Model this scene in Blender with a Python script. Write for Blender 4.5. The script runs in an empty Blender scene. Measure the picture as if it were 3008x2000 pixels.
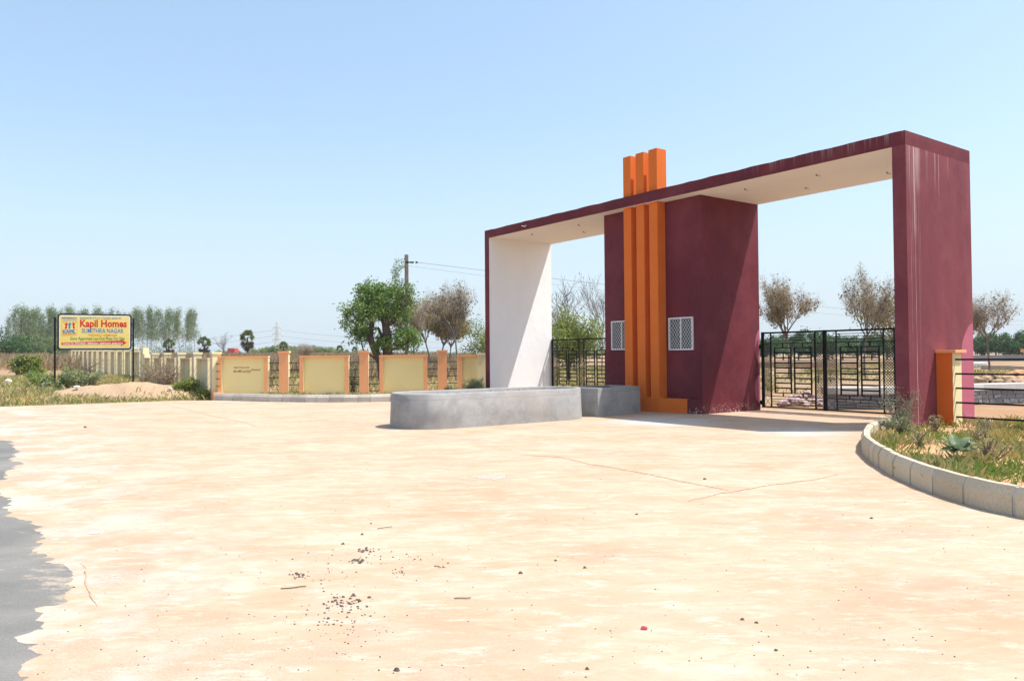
import bpy, bmesh, math, random
import numpy as np
from mathutils import Vector, Matrix
from mathutils.geometry import tessellate_polygon
R = math.radians
sc = bpy.context.scene
COL = sc.collection
rnd = random.Random(7)
nr = np.random.default_rng(11)

# ---------------------------------------------------------------- camera
F, PITCH, ROLL, EYE = 2270.9, .0203, -.0074, 1.6
cam = bpy.data.cameras.new('camera'); cam.sensor_width = 36; cam.lens = F / 3008 * 36
cam.clip_start = .05; cam.clip_end = 6000
co = bpy.data.objects.new('camera', cam); COL.objects.link(co); sc.camera = co
up = Vector((0, -math.sin(PITCH), math.cos(PITCH))); fw = Vector((0, math.cos(PITCH), math.sin(PITCH)))
xa = Vector((1, 0, 0)) * math.cos(ROLL) + up * math.sin(ROLL); ya = -math.sin(ROLL) * Vector((1, 0, 0)) + math.cos(ROLL) * up
m = Matrix.Identity(4)
for i, a in enumerate((xa, ya, -fw)):
    for j in range(3): m[j][i] = a[j]
m.translation = (0, 0, EYE); co.matrix_world = m

# ---------------------------------------------------------------- sky, sun, exposure
SUN_EL, SUN_AZ = R(65), R(90)          # towards +X, high
w = bpy.data.worlds.new('World'); sc.world = w; w.use_nodes = True
nt = w.node_tree; bg = nt.nodes['Background']
sky = nt.nodes.new('ShaderNodeTexSky'); sky.sky_type = 'NISHITA'; sky.sun_disc = False
sky.sun_elevation = SUN_EL; sky.sun_rotation = SUN_AZ
sky.air_density = 1.0; sky.dust_density = 2.5; sky.ozone_density = .35; sky.altitude = 300
def _n(t, **k):
    n = nt.nodes.new(t)
    for a, b in k.items(): setattr(n, a, b)
    return n
# dusty dry-season air: a pale veil over the whole sky, thicker towards the horizon all the way round
mx1 = _n('ShaderNodeMix', data_type='RGBA'); mx1.inputs[0].default_value = .30; nt.links.new(sky.outputs[0], mx1.inputs[6]); mx1.inputs[7].default_value = (2.15, 3.25, 3.9, 1)
tcw = _n('ShaderNodeTexCoord'); spw = _n('ShaderNodeSeparateXYZ'); nt.links.new(tcw.outputs['Generated'], spw.inputs[0])
mrw = _n('ShaderNodeMapRange', interpolation_type='SMOOTHSTEP'); nt.links.new(spw.outputs[2], mrw.inputs[0])
mrw.inputs[1].default_value = -.05; mrw.inputs[2].default_value = .30; mrw.inputs[3].default_value = .92; mrw.inputs[4].default_value = 0
mx2 = _n('ShaderNodeMix', data_type='RGBA'); nt.links.new(mrw.outputs[0], mx2.inputs[0]); nt.links.new(mx1.outputs[2], mx2.inputs[6]); mx2.inputs[7].default_value = (2.75, 3.25, 3.65, 1)
nt.links.new(mx2.outputs[2], bg.inputs[0]); bg.inputs[1].default_value = .15
sd = bpy.data.lights.new('sun', 'SUN'); sd.energy = 4.1; sd.angle = R(.55); sd.color = (1, .965, .91)
so = bpy.data.objects.new('sun', sd); COL.objects.link(so); so.location = (30, 0, 60)
tosun = Vector((.488, -.015, 1)).normalized()
so.rotation_euler = tosun.to_track_quat('Z', 'Y').to_euler()
sc.view_settings.view_transform = 'Standard'; sc.view_settings.look = 'None'
sc.view_settings.exposure = .76; sc.view_settings.gamma = 1; sc.view_settings.use_curve_mapping = False
sc.render.engine = 'CYCLES'; sc.cycles.max_bounces = 6; sc.cycles.transparent_max_bounces = 6
sc.cycles.use_denoising = True

# ---------------------------------------------------------------- helpers
def X(px, Y): return (px - 1504) / F * Y
def Zp(px, py, Y): return EYE + ((1046 - ROLL * -1 * (px - 1504)) - py) / F * Y   # height of pixel row py at distance Y
def tag(o, label=None, cat=None, group=None, kind=None):
    if label: o['label'] = label
    if cat: o['category'] = cat
    if group: o['group'] = group
    if kind: o['kind'] = kind
    return o
def empty(name, loc=(0, 0, 0), rz=0, label=None, cat=None, group=None):
    o = bpy.data.objects.new(name, None); COL.objects.link(o); o.location = loc; o.rotation_euler = (0, 0, rz)
    o.empty_display_size = .2
    return tag(o, label, cat, group)
def link(name, me, mat=None, parent=None, loc=None, rz=None):
    o = bpy.data.objects.new(name, me); COL.objects.link(o)
    if mat is not None and len(me.materials) == 0:
        for mm in (mat if isinstance(mat, (list, tuple)) else [mat]): me.materials.append(mm)
    if parent: o.parent = parent
    if loc is not None: o.location = loc
    if rz is not None: o.rotation_euler = (0, 0, rz)
    return o
class MB:
    """collects simple solids into one mesh"""
    def __init__(s): s.v = []; s.f = []; s.mi = []; s.sm = False
    def add(s, vs, fs, mi=0):
        b = len(s.v); s.v += [tuple(p) for p in vs]; s.f += [tuple(b + i for i in f) for f in fs]
        s.mi += [mi] * len(fs) if isinstance(mi, int) else list(mi); return s
    def box(s, a, b, mi=0):
        x0, x1 = sorted((a[0], b[0])); y0, y1 = sorted((a[1], b[1])); z0, z1 = sorted((a[2], b[2]))
        vs = [(x, y, z) for z in (z0, z1) for y in (y0, y1) for x in (x0, x1)]
        return s.add(vs, [(0, 2, 3, 1), (4, 5, 7, 6), (0, 1, 5, 4), (2, 6, 7, 3), (0, 4, 6, 2), (1, 3, 7, 5)], mi)
    def tube(s, p, q, r0, r1=None, n=5, mi=0, caps=True):
        p, q = Vector(p), Vector(q); r1 = r0 if r1 is None else r1
        d = (q - p)
        if d.length < 1e-6: return s
        z = d.normalized(); x = z.orthogonal().normalized(); y = z.cross(x)
        vs = []
        for c, r in ((p, r0), (q, r1)):
            for k in range(n):
                t = 2 * math.pi * k / n; vs.append(c + x * math.cos(t) * r + y * math.sin(t) * r)
        fs = [(k, (k + 1) % n, n + (k + 1) % n, n + k) for k in range(n)]
        if caps: fs += [tuple(range(n))[::-1], tuple(range(n, 2 * n))]
        return s.add(vs, fs, mi)
    def prism(s, poly, z0, z1, mi=0):
        n = len(poly); vs = [(x, y, z0) for x, y in poly] + [(x, y, z1) for x, y in poly]
        fs = [tuple(range(n))[::-1], tuple(range(n, 2 * n))] + [(k, (k + 1) % n, n + (k + 1) % n, n + k) for k in range(n)]
        return s.add(vs, fs, mi)
    def mesh(s, name):
        me = bpy.data.meshes.new(name); me.from_pydata(s.v, [], s.f)
        if any(s.mi): me.polygons.foreach_set('material_index', s.mi)
        me.update(); return me
    def build(s, name, mat, parent=None, loc=None, rz=None, bevel=0, smooth=False):
        me = s.mesh(name)
        if bevel:
            bm = bmesh.new(); bm.from_mesh(me)
            es = [e for e in bm.edges if len(e.link_faces) == 2 and e.calc_face_angle(0) > .5]
            bmesh.ops.bevel(bm, geom=es, offset=bevel, segments=2, affect='EDGES', profile=.6); bm.to_mesh(me); bm.free()
        if smooth: me.polygons.foreach_set('use_smooth', [True] * len(me.polygons))
        return link(name, me, mat, parent, loc, rz)
def quads_mesh(name, V):
    """V: (n,4,3) array -> one mesh of separate quads"""
    n = len(V); me = bpy.data.meshes.new(name)
    me.vertices.add(n * 4); me.vertices.foreach_set('co', np.ascontiguousarray(V, dtype=np.float32).ravel())
    me.loops.add(n * 4); me.loops.foreach_set('vertex_index', np.arange(n * 4, dtype=np.int32))
    me.polygons.add(n); me.polygons.foreach_set('loop_start', np.arange(0, n * 4, 4, dtype=np.int32))
    me.update(calc_edges=True); return me
def fbm(x, y, seed=0, octv=4, s=1.0):
    from mathutils import noise
    return noise.fractal(Vector((x * s + seed * 17.3, y * s - seed * 9.1, seed * 3.7)), 1.0, 2.0, octv)

# ---------------------------------------------------------------- node helper
class NB:
    def __init__(s, name, rough=.8, spec=.3):
        s.m = bpy.data.materials.new(name); s.m.use_nodes = True; s.t = s.m.node_tree; s.n = s.t.nodes; s.l = s.t.links
        s.b = s.n['Principled BSDF']; s.b.inputs['Roughness'].default_value = rough; s.b.inputs['Specular IOR Level'].default_value = spec
        s.tc = s.n.new('ShaderNodeTexCoord'); s.co = s.tc.outputs['Object']
    def node(s, typ, **k):
        n = s.n.new(typ)
        for a, b in k.items(): setattr(n, a, b)
        return n
    def put(s, inp, v):
        if isinstance(v, bpy.types.NodeSocket): s.l.new(v, inp)
        elif isinstance(v, (tuple, list)) and len(v) == 3 and inp.type == 'RGBA': inp.default_value = (*v, 1)
        else: inp.default_value = v
    def noise(s, scale, detail=4, rough=.6, vec=None, dist=0, stretch=None):
        v = vec or s.co
        if stretch:
            mp = s.node('ShaderNodeMapping'); s.l.new(v, mp.inputs[0]); mp.inputs['Scale'].default_value = stretch[:3]
            if len(stretch) > 3: mp.inputs['Rotation'].default_value[2] = stretch[3]
            v = mp.outputs[0]
        n = s.node('ShaderNodeTexNoise'); s.l.new(v, n.inputs['Vector']); n.inputs['Scale'].default_value = scale
        n.inputs['Detail'].default_value = detail; n.inputs['Roughness'].default_value = rough; n.inputs['Distortion'].default_value = dist
        return n.outputs['Fac']
    def vor(s, scale, feature='F1', vec=None, rand=1):
        n = s.node('ShaderNodeTexVoronoi', feature=feature); s.l.new(vec or s.co, n.inputs['Vector']); n.inputs['Scale'].default_value = scale
        n.inputs['Randomness'].default_value = rand
        return n.outputs['Distance']
    def ramp(s, v, a, b, c=(0, 0, 0), d=(1, 1, 1)):
        n = s.node('ShaderNodeMapRange'); n.clamp = True; s.put(n.inputs[0], v); n.inputs[1].default_value = a; n.inputs[2].default_value = b
        return n.outputs[0]
    def mix(s, f, a, b, typ='MIX'):
        n = s.node('ShaderNodeMix', data_type='RGBA', blend_type=typ); s.put(n.inputs['Factor'], f)
        s.put(n.inputs[6], a); s.put(n.inputs[7], b); return n.outputs[2]
    def math(s, op, a, b=0, c=0):
        n = s.node('ShaderNodeMath', operation=op); s.put(n.inputs[0], a); s.put(n.inputs[1], b)
        if op in ('COMPARE', 'MULTIPLY_ADD'): s.put(n.inputs[2], c)
        return n.outputs[0]
    def sep(s):
        n = s.node('ShaderNodeSeparateXYZ'); s.l.new(s.co, n.inputs[0]); return n.outputs
    def bump(s, h, strength=.3, dist=.01):
        n = s.node('ShaderNodeBump'); s.l.new(h, n.inputs['Height']); n.inputs['Strength'].default_value = strength
        n.inputs['Distance'].default_value = dist; s.l.new(n.outputs[0], s.b.inputs['Normal'])
    def color(s, c): s.put(s.b.inputs['Base Color'], c); return s.m
def mottled(name, c1, c2, scale=3, rough=.85, spec=.25, fine=.35, fscale=60, bump=.25, bdist=.004, island=0):
    b = NB(name, rough, spec)
    f = b.ramp(b.noise(scale, 5, .62), .3, .7)
    c = b.mix(f, c1, c2)
    g = b.noise(fscale, 3, .6)
    c = b.mix(fine, c, b.mix(b.ramp(g, .3, .7), tuple(x * .72 for x in c1), tuple(min(1, x * 1.18) for x in c2)))
    if island:
        gn = b.node('ShaderNodeObjectInfo')
        c = b.mix(b.math('MULTIPLY', gn.outputs['Random'], island), c, tuple(x * .55 for x in c1))
    b.bump(b.math('ADD', g, b.math('MULTIPLY', b.noise(scale * 4, 4), .8)), bump, bdist)
    return b.color(c)
def plain(name, c, rough=.6, spec=.4, metal=0):
    b = NB(name, rough, spec); b.b.inputs['Metallic'].default_value = metal
    c2 = b.mix(b.ramp(b.noise(9, 4), .35, .75), c, tuple(min(1, x * .8) for x in c)); return b.color(c2)
def leafmat(name, cols, trans=.25, rough=.55):
    """leaf colour varies from leaf to leaf and from clump to clump"""
    b = NB(name, rough, .25)
    gi = b.node('ShaderNodeNewGeometry')
    cr = b.node('ShaderNodeValToRGB'); b.l.new(gi.outputs['Random Per Island'], cr.inputs[0])
    el = cr.color_ramp.elements
    while len(el) < len(cols): el.new(.5)
    for i, c in enumerate(cols): el[i].position = i / (len(cols) - 1); el[i].color = (*c, 1)
    c = b.mix(b.ramp(b.noise(.9, 3), .35, .65), cr.outputs[0], b.mix(1.0, cr.outputs[0], (1.25, 1.15, .8), 'MULTIPLY'))
    b.color(c)
    tr = b.node('ShaderNodeBsdfTranslucent'); b.l.new(c, tr.inputs[0])
    mx = b.node('ShaderNodeMixShader'); mx.inputs[0].default_value = trans
    b.l.new(b.b.outputs[0], mx.inputs[1]); b.l.new(tr.outputs[0], mx.inputs[2])
    b.l.new(mx.outputs[0], b.n['Material Output'].inputs[0]); return b.m

# ---------------------------------------------------------------- materials
def mat_pavement():
    b = NB('washed_concrete', .9, .15)
    n1 = b.noise(.55, 6, .62, stretch=(1, 1.5, 1, -.25)); n2 = b.noise(1.7, 6, .68, dist=.6, stretch=(1, 2.3, 1, -.2)); n3 = b.noise(.16, 3, .5)
    c = b.mix(b.ramp(n1, .36, .64), (.40, .262, .17), (.455, .335, .24))
    c = b.mix(b.math('MULTIPLY', b.ramp(n2, .47, .64), .35), c, (.53, .46, .38))
    c = b.mix(b.math('MULTIPLY', b.ramp(n3, .5, .66), .35), c, (.42, .29, .20))
    s = b.sep()
    # gravelly worn patches near the road edge and in the nearest corner
    edge = b.ramp(b.math('ADD', s[0], b.math('MULTIPLY', s[1], .62)), 2.6, -1.6)
    worn = b.math('MULTIPLY', b.ramp(b.noise(.9, 6, .62), .45, .53), b.math('ADD', b.math('MULTIPLY', edge, .75), b.math('MULTIPLY', b.ramp(s[1], 6.5, 3.6), .35)))
    gr = b.noise(70, 2, .7)
    c = b.mix(b.math('MULTIPLY', worn, .85), c, b.mix(b.ramp(gr, .35, .65), (.26, .19, .14), (.46, .34, .25)))
    # grey slurry close to the road
    c = b.mix(b.math('MULTIPLY', b.math('MULTIPLY', edge, b.ramp(b.noise(1.1, 4), .48, .58)), .7), c, (.47, .475, .44))
    # grey mortar spill in front of the gate
    for (mx_, my_, rad) in ((3.6, 18.7, 1.5), (5.9, 15.9, 1.1)):
        d = b.math('SQRT', b.math('ADD', b.math('POWER', b.math('ABSOLUTE', b.math('SUBTRACT', s[0], mx_)), 2), b.math('POWER', b.math('ABSOLUTE', b.math('SUBTRACT', s[1], my_)), 2)))
        d = b.math('ADD', d, b.math('MULTIPLY', b.noise(1.6, 4), 1.2))
        c = b.mix(b.math('MULTIPLY', b.ramp(d, rad + .7, rad - .2), .7), c, (.46, .45, .44))
    # fine sand and dark specks
    c = b.mix(b.math('MULTIPLY', b.ramp(b.noise(4, 9, .82, stretch=(1, 3.0, 1, -.15)), .53, .64), .5), c, (.34, .24, .165))
    c = b.mix(b.math('MULTIPLY', b.ramp(b.noise(.45, 6, .7), .55, .62), b.math('MULTIPLY', b.ramp(b.noise(45, 3, .8), .42, .58), .6)), c, (.29, .235, .185))
    c = b.mix(b.math('MULTIPLY', b.ramp(b.noise(2.6, 9, .82, stretch=(1, 2.6, 1, -.3)), .53, .66), .65), c, (.57, .51, .44))
    sp = b.noise(38, 4, .75)
    c = b.mix(b.math('MULTIPLY', b.ramp(sp, .60, .72), .55), c, (.33, .25, .18))
    v = b.vor(16); keep = b.ramp(b.noise(1.3, 3), .47, .62)
    c = b.mix(b.math('MULTIPLY', b.math('MULTIPLY', b.ramp(v, .10, .05), keep), .8), c, (.12, .09, .07))
    h = b.math('ADD', b.math('MULTIPLY', b.noise(6, 6, .65), 1), b.math('MULTIPLY', gr, .12))
    b.bump(h, .35, .012); return b.color(c)
def mat_asphalt():
    b = NB('asphalt', .92, .2)
    c = b.mix(b.ramp(b.noise(90, 3, .7), .3, .7), (.075, .074, .070), (.180, .175, .165))
    c = b.mix(b.math('MULTIPLY', b.ramp(b.noise(.8, 4), .4, .7), .5), c, (.30, .28, .255))
    c = b.mix(b.math('MULTIPLY', b.ramp(b.noise(5, 5, .7, stretch=(1, 2.2, 1)), .66, .72), .6), c, (.55, .54, .5))
    s = b.sep(); e = b.math('ADD', s[0], b.math('MULTIPLY', s[1], .62))
    e = b.math('ADD', e, b.math('MULTIPLY', b.math('SUBTRACT', b.noise(2.6, 7, .75, stretch=(1, 2, 1)), .5), 3.0))
    c = b.mix(b.math('MULTIPLY', b.ramp(e, .12, .42), .85), c, b.mix(b.ramp(b.noise(60, 3, .75), .35, .65), (.27, .205, .15), (.46, .375, .285)))
    c = b.mix(b.math('MULTIPLY', b.ramp(e, -1.4, .3), .2), c, (.30, .285, .26))
    b.bump(b.noise(120, 3), .4, .004); return b.color(c)
def mat_ground():
    b = NB('dry_earth', .95, .1)
    n1 = b.ramp(b.noise(.07, 5, .6), .38, .62); n2 = b.ramp(b.noise(.5, 5, .65), .4, .65)
    c = b.mix(n1, (.31, .185, .105), (.225, .175, .105))
    c = b.mix(n2, c, (.33, .225, .14))
    c = b.mix(b.math('MULTIPLY', b.ramp(b.noise(.22, 4), .55, .7), .8), c, (.40, .18, .085))
    c = b.mix(b.math('MULTIPLY', b.ramp(b.noise(30, 3, .7), .55, .7), .5), c, (.25, .19, .12))
    b.bump(b.noise(9, 6, .7), .6, .03); return b.color(c)
def mat_plaster(name, c1, c2, streaks=None, patch=None, dirt=True):
    b = NB(name, .75, .22)
    s = b.sep()
    c = b.mix(b.ramp(b.noise(1.1, 5, .6, stretch=(1, 1, .45)), .35, .68), c1, c2)
    c = b.mix(b.math('MULTIPLY', b.ramp(b.noise(14, 4, .7, stretch=(1, 1, .08)), .5, .8), .10), c, tuple(min(1, x * 1.5 + .02) for x in c2))
    c = b.mix(b.math('MULTIPLY', b.ramp(b.noise(.55, 6, .68), .46, .62), .45 if c1[0] < .5 else .0), c, tuple(min(1, x * 1.25 + .022) for x in c2))
    if patch:    # repainted pink patches low down at the back edge, next to the gate hinges
        yb, zs = patch
        for (zc, rz, ry) in zs:
            d = b.math('ADD', b.math('POWER', b.math('DIVIDE', b.math('ABSOLUTE', b.math('SUBTRACT', s[1], yb)), ry), 2), b.math('POWER', b.math('DIVIDE', b.math('ABSOLUTE', b.math('SUBTRACT', s[2], zc)), rz), 2.6))
            d = b.math('ADD', d, b.math('MULTIPLY', b.noise(2.2, 3), .35))
            c = b.mix(b.math('MULTIPLY', b.ramp(d, 1.2, 1.12), .9), c, (.46, .13, .19))
    if streaks:  # lime runs from the top
        wob = b.math('MULTIPLY', b.noise(1.2, 3, .6, stretch=(0, 0, 1)), .05)
        yy = b.math('ADD', b.math('SUBTRACT', s[1], wob), .025)
        grain = b.ramp(b.noise(30, 3, .75, stretch=(1, 1, .02)), .36, .56)
        for (yc, wy, zl, st) in streaks:
            near = b.ramp(b.math('ABSOLUTE', b.math('SUBTRACT', yy, yc)), wy, wy * .35)
            ln = b.ramp(b.math('ADD', s[2], b.math('MULTIPLY', b.noise(14, 2, .5, stretch=(1, 1, 0)), 1.2)), zl + .5, zl + 1.3)
            c = b.mix(b.math('MULTIPLY', b.math('MULTIPLY', b.math('MULTIPLY', near, grain), ln), st), c, (.50, .38, .36))
    if dirt:     # flaked lower edge
        low = b.ramp(s[2], .3, .0)
        c = b.mix(b.math('MULTIPLY', low, b.ramp(b.noise(18, 4, .75), .55, .62)), c, (.55, .47, .42))
    b.bump(b.math('ADD', b.noise(2.0, 5, .55), b.math('MULTIPLY', b.noise(60, 3), .15)), .5, .03); return b.color(c)
def beam_runs(m):
    t = m.node_tree; b = NB.__new__(NB); b.m, b.t, b.n, b.l = m, t, t.nodes, t.links; b.b = b.n['Principled BSDF']; b.tc = b.node('ShaderNodeTexCoord'); b.co = b.tc.outputs['Object']
    s = b.sep(); old = b.b.inputs['Base Color'].links[0].from_socket
    run = b.ramp(b.noise(7, 3, .8, stretch=(1, 0, .02)), .52, .62)
    hz_ = b.ramp(b.math('ADD', s[2], b.math('MULTIPLY', b.noise(11, 2, .6, stretch=(1, 0, 0)), .35)), 6.12, 6.42)
    k = b.math('MULTIPLY', b.math('MULTIPLY', run, hz_), b.ramp(s[0], -5.0, -2.2))
    b.put(b.b.inputs['Base Color'], b.mix(b.math('MULTIPLY', k, .55), old, (.34, .27, .27))); return m
def mat_concrete():
    b = NB('cement_render', .9, .2); s = b.sep()
    c = b.mix(b.ramp(b.noise(2.1, 6, .62), .34, .66), (.255, .25, .245), (.37, .365, .355))
    c = b.mix(b.math('MULTIPLY', b.ramp(b.noise(5, 5, .7), .55, .72), .5), c, (.42, .42, .415))
    c = b.mix(b.math('MULTIPLY', b.ramp(b.noise(1.3, 3, .5), .5, .64), .3), c, (.36, .30, .255))
    # the darker trowelled band under the rim, ending in a wavy line
    zz = b.math('ADD', s[2], b.math('MULTIPLY', b.noise(2.2, 4, .6), .12))
    c = b.mix(b.math('MULTIPLY', b.ramp(zz, .695, .71), .25), c, (.27, .25, .235))
    c = b.mix(b.math('MULTIPLY', b.ramp(b.math('ABSOLUTE', b.math('SUBTRACT', zz, .70)), .009, .002), .5), c, (.19, .165, .15))
    c = b.mix(b.math('MULTIPLY', b.ramp(b.vor(17), .09, .04), .5), c, (.12, .11, .10))
    b.bump(b.math('ADD', b.noise(7, 5, .65), b.math('MULTIPLY', b.noise(70, 3), .3)), .35, .01); return b.color(c)
M = {}
M['pave'] = mat_pavement(); M['asphalt'] = mat_asphalt(); M['earth'] = mat_ground(); M['cement'] = mat_concrete()
MA, MB2 = (.100, .016, .027), (.145, .020, .028)
M['maroon'] = mat_plaster('maroon_paint', MA, MB2)
M['maroon_beam'] = beam_runs(mat_plaster('maroon_paint_beam', MA, MB2, dirt=False))
M['maroon_pillar'] = mat_plaster('maroon_paint_pillar', (.150, .033, .045), (.20, .046, .058), streaks=[(.17,.012,1.5,.5),(.24,.008,3.2,.5),(.33,.045,3.9,.75),(.345,.014,-3,.9),(.40,.012,3.4,.6),(.50,.008,1.2,.6),(.56,.006,2.6,.5),(.12,.10,5.0,.45),(.42,.22,5.0,.6),(.9,.06,5.3,.4),(1.25,.05,5.2,.5),(1.42,.02,4.6,.5),(1.85,.03,5.4,.4)], patch=(3.0, [(1.0, 1.3, .72)]))
M['maroon_block'] = mat_plaster('maroon_paint_block', MA, MB2, patch=(2.98, [(1.83, .50, .27), (.60, .42, .30)]))
M['white'] = mat_plaster('white_paint', (.83, .82, .80), (.87, .865, .85), dirt=False)
M['soffit'] = mottled('soffit_paint', (.76, .71, .64), (.80, .76, .70), 1.2, .9, .1, .15)
M['orange'] = mottled('orange_paint', (.66, .148, .022), (.72, .172, .03), 1.6, .75, .15, .15, 40)
M['peach'] = mottled('peach_paint', (.76, .34, .15), (.82, .41, .20), 1.4, .7, .25, .15, 40)
M['pinkbeige'] = mottled('faded_pink_beige_paint', (.60, .45, .38), (.66, .52, .44), 1.4, .8, .2, .2, 40)
M['yellow'] = mottled('yellow_paint', (.82, .69, .32), (.86, .75, .39), .9, .8, .2, .15, 40)
M['cream'] = mottled('cream_paint', (.76, .66, .36), (.82, .74, .46), 1.1, .8, .2, .15, 40)
M['dullcream'] = mottled('dusty_cream_paint', (.58, .52, .33), (.66, .60, .42), 1.1, .85, .15, .2, 40)
M['black'] = plain('black_metal_paint', (.006, .0055, .0055), .6, .15)
M['whitemetal'] = plain('white_metal_paint', (.75, .75, .74), .5, .4)
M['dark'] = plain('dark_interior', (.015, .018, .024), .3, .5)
M['kerb'] = mottled('kerb_stone', (.50, .42, .30), (.60, .52, .40), 2.2, .9, .15, .45, 45, .4, .006, island=.35)
M['kerbtop'] = mottled('kerb_mortar', (.36, .34, .31), (.52, .50, .46), 3, .92, .15, .4, 50, .4, .006)
M['kerbgrey'] = mottled('grey_kerb_stone', (.46, .42, .36), (.62, .58, .52), 2.2, .9, .15, .45, 45, .4, .006, island=.4)
M['stone'] = mottled('wall_stone', (.20, .20, .215), (.34, .33, .33), 4, .9, .2, .5, 30, .7, .02, island=.6)
M['mortar'] = mottled('mortar', (.30, .30, .30), (.40, .40, .40), 4, .92, .1, .3, 40)
M['pinkstone'] = mottled('pink_rubble', (.40, .29, .27), (.60, .48, .45), 3, .9, .2, .5, 25, .7, .02, island=.5)
M['lightconc'] = mottled('pale_concrete', (.55, .54, .51), (.68, .67, .64), 2, .9, .15, .3)
M['bedsoil'] = mottled('red_bed_soil', (.46, .24, .13), (.58, .34, .20), 2.5, .95, .1, .5, 40, .7, .02)
M['mound'] = mottled('dirt_heap_soil', (.36, .25, .16), (.43, .30, .195), 1.2, .95, .1, .5, 18, .8, .03)
M['rubble'] = mottled('dark_planter_fill', (.12, .115, .115), (.36, .35, .35), 9, .95, .1, .6, 30, 1, .03)
M['bark'] = mottled('bark', (.075, .05, .038), (.15, .105, .08), 5, .9, .15, .4, 40, .6, .01)
M['palebark'] = mottled('pale_bark', (.30, .24, .19), (.44, .38, .31), 3, .9, .15, .4, 20)
M['greybark'] = mottled('grey_bark', (.13, .105, .09), (.24, .20, .17), 5, .9, .15, .4, 20)
M['eucbark'] = mottled('eucalyptus_bark', (.36, .33, .29), (.55, .52, .47), 2, .9, .15, .4, 20)
M['polemat'] = mottled('weathered_pole', (.22, .19, .16), (.34, .30, .26), 5, .9, .15, .4, 30)
M['lf_green'] = leafmat('neem_leaves', [(.045, .11, .02), (.085, .18, .03), (.14, .24, .05), (.21, .25, .08)])
M['lf_light'] = leafmat('light_green_leaves', [(.10, .17, .035), (.16, .23, .05), (.22, .26, .07), (.25, .22, .07)])
M['lf_euc'] = leafmat('eucalyptus_leaves', [(.055, .11, .04), (.09, .16, .055), (.14, .20, .08), (.19, .21, .11)])
M['lf_dark'] = leafmat('dark_tree_leaves', [(.025, .07, .025), (.04, .10, .035), (.06, .13, .04), (.08, .14, .05)])
M['lf_teak'] = leafmat('dry_teak_leaves', [(.06, .04, .03), (.11, .075, .035), (.10, .10, .035), (.20, .13, .045)])
M['lf_twig'] = leafmat('dry_flower_heads', [(.24, .19, .15), (.36, .29, .24), (.46, .40, .33)], .2)
M['lf_yel'] = leafmat('yellowing_leaves', [(.14, .15, .04), (.22, .19, .05), (.30, .20, .05), (.10, .14, .04)])
M['lf_palm'] = leafmat('palm_fronds', [(.07, .12, .03), (.11, .17, .045), (.17, .19, .06)])
M['lf_palmdead'] = leafmat('dead_palm_fronds', [(.06, .05, .045), (.10, .08, .07), (.28, .17, .07)], .1)
M['lf_scrub'] = leafmat('brown_scrub_stems', [(.22, .15, .11), (.30, .22, .16), (.27, .23, .13), (.36, .28, .20)], .15)
M['lf_dry'] = leafmat('dry_grass_blades', [(.40, .33, .17), (.50, .42, .24), (.30, .30, .12), (.20, .24, .08)], .25)
M['lf_grass'] = leafmat('green_grass_blades', [(.09, .18, .03), (.14, .25, .05), (.20, .29, .08), (.36, .34, .17)], .25)
M['lf_shrub'] = leafmat('grey_green_shrub_leaves', [(.15, .20, .10), (.21, .26, .14), (.28, .31, .18)], .25)
M['lf_big'] = leafmat('broad_leaf_surface', [(.11, .17, .09), (.15, .21, .13), (.20, .26, .18)], .3, .45)

def in_poly(x, y, P):
    c = False; j = len(P) - 1
    for i in range(len(P)):
        if (P[i][1] > y) != (P[j][1] > y) and x < (P[j][0] - P[i][0]) * (y - P[i][1]) / (P[j][1] - P[i][1]) + P[i][0]: c = not c
        j = i
    return c

# ---------------------------------------------------------------- ground
def sm(t): t = min(1, max(0, t)); return t * t * (3 - 2 * t)
def hgt(x, y):
    """terrain height: flat at the gate, slowly rising behind, a low bank on the left"""
    r = math.hypot(x, y)
    base = .9 * sm((r - 34) / 90)
    s = (y - (29.6 + .62 * (x + 13) if x < -13 else 29.9 + .02 * (x + 13)))   # distance past the paved edge on the left
    bank = .40 * sm((s - .3) / 9) * sm((-x - 9.0) / 3)
    far = 1 + .3 * fbm(x, y, 3, 3, .01) if r > 60 else 1
    n = .05 * fbm(x, y, 1, 3, .35) * sm((s) / 2) if x < -9 else 0
    if y < -2: base = 0
    return base * far + bank + n - .03
def height_grid(name, xs, ys, mat, f, kind='structure'):
    vs = [(x, y, f(x, y)) for y in ys for x in xs]; n = len(xs)
    fs = [(j * n + i, j * n + i + 1, (j + 1) * n + i + 1, (j + 1) * n + i) for j in range(len(ys) - 1) for i in range(n - 1)]
    me = bpy.data.meshes.new(name); me.from_pydata(vs, [], fs); me.polygons.foreach_set('use_smooth', [True] * len(fs))
    o = link(name, me, mat); o['kind'] = kind; return o
def spaced(a, b, c, d, step, big):
    out = [];  v = a
    while v < d:
        out.append(v); v += step if b <= v < c else big(v)
    return out + [d]
xs = [-3000, -1800, -1000, -600, -400, -300, -240, -190, -150, -120] + list(np.arange(-100, -40, 4)) + list(np.arange(-40, 40, .8)) + list(np.arange(40, 100, 4)) + [100, 130, 170, 240, 330, 500, 800, 1500, 3000]
ys = [-400, -100, -40, -15, -5] + list(np.arange(0, 50, .8)) + list(np.arange(50, 140, 3)) + [140, 160, 190, 230, 290, 380, 500, 700, 1000, 1600, 3000]
height_grid('ground', xs, ys, M['earth'], hgt)

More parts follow.
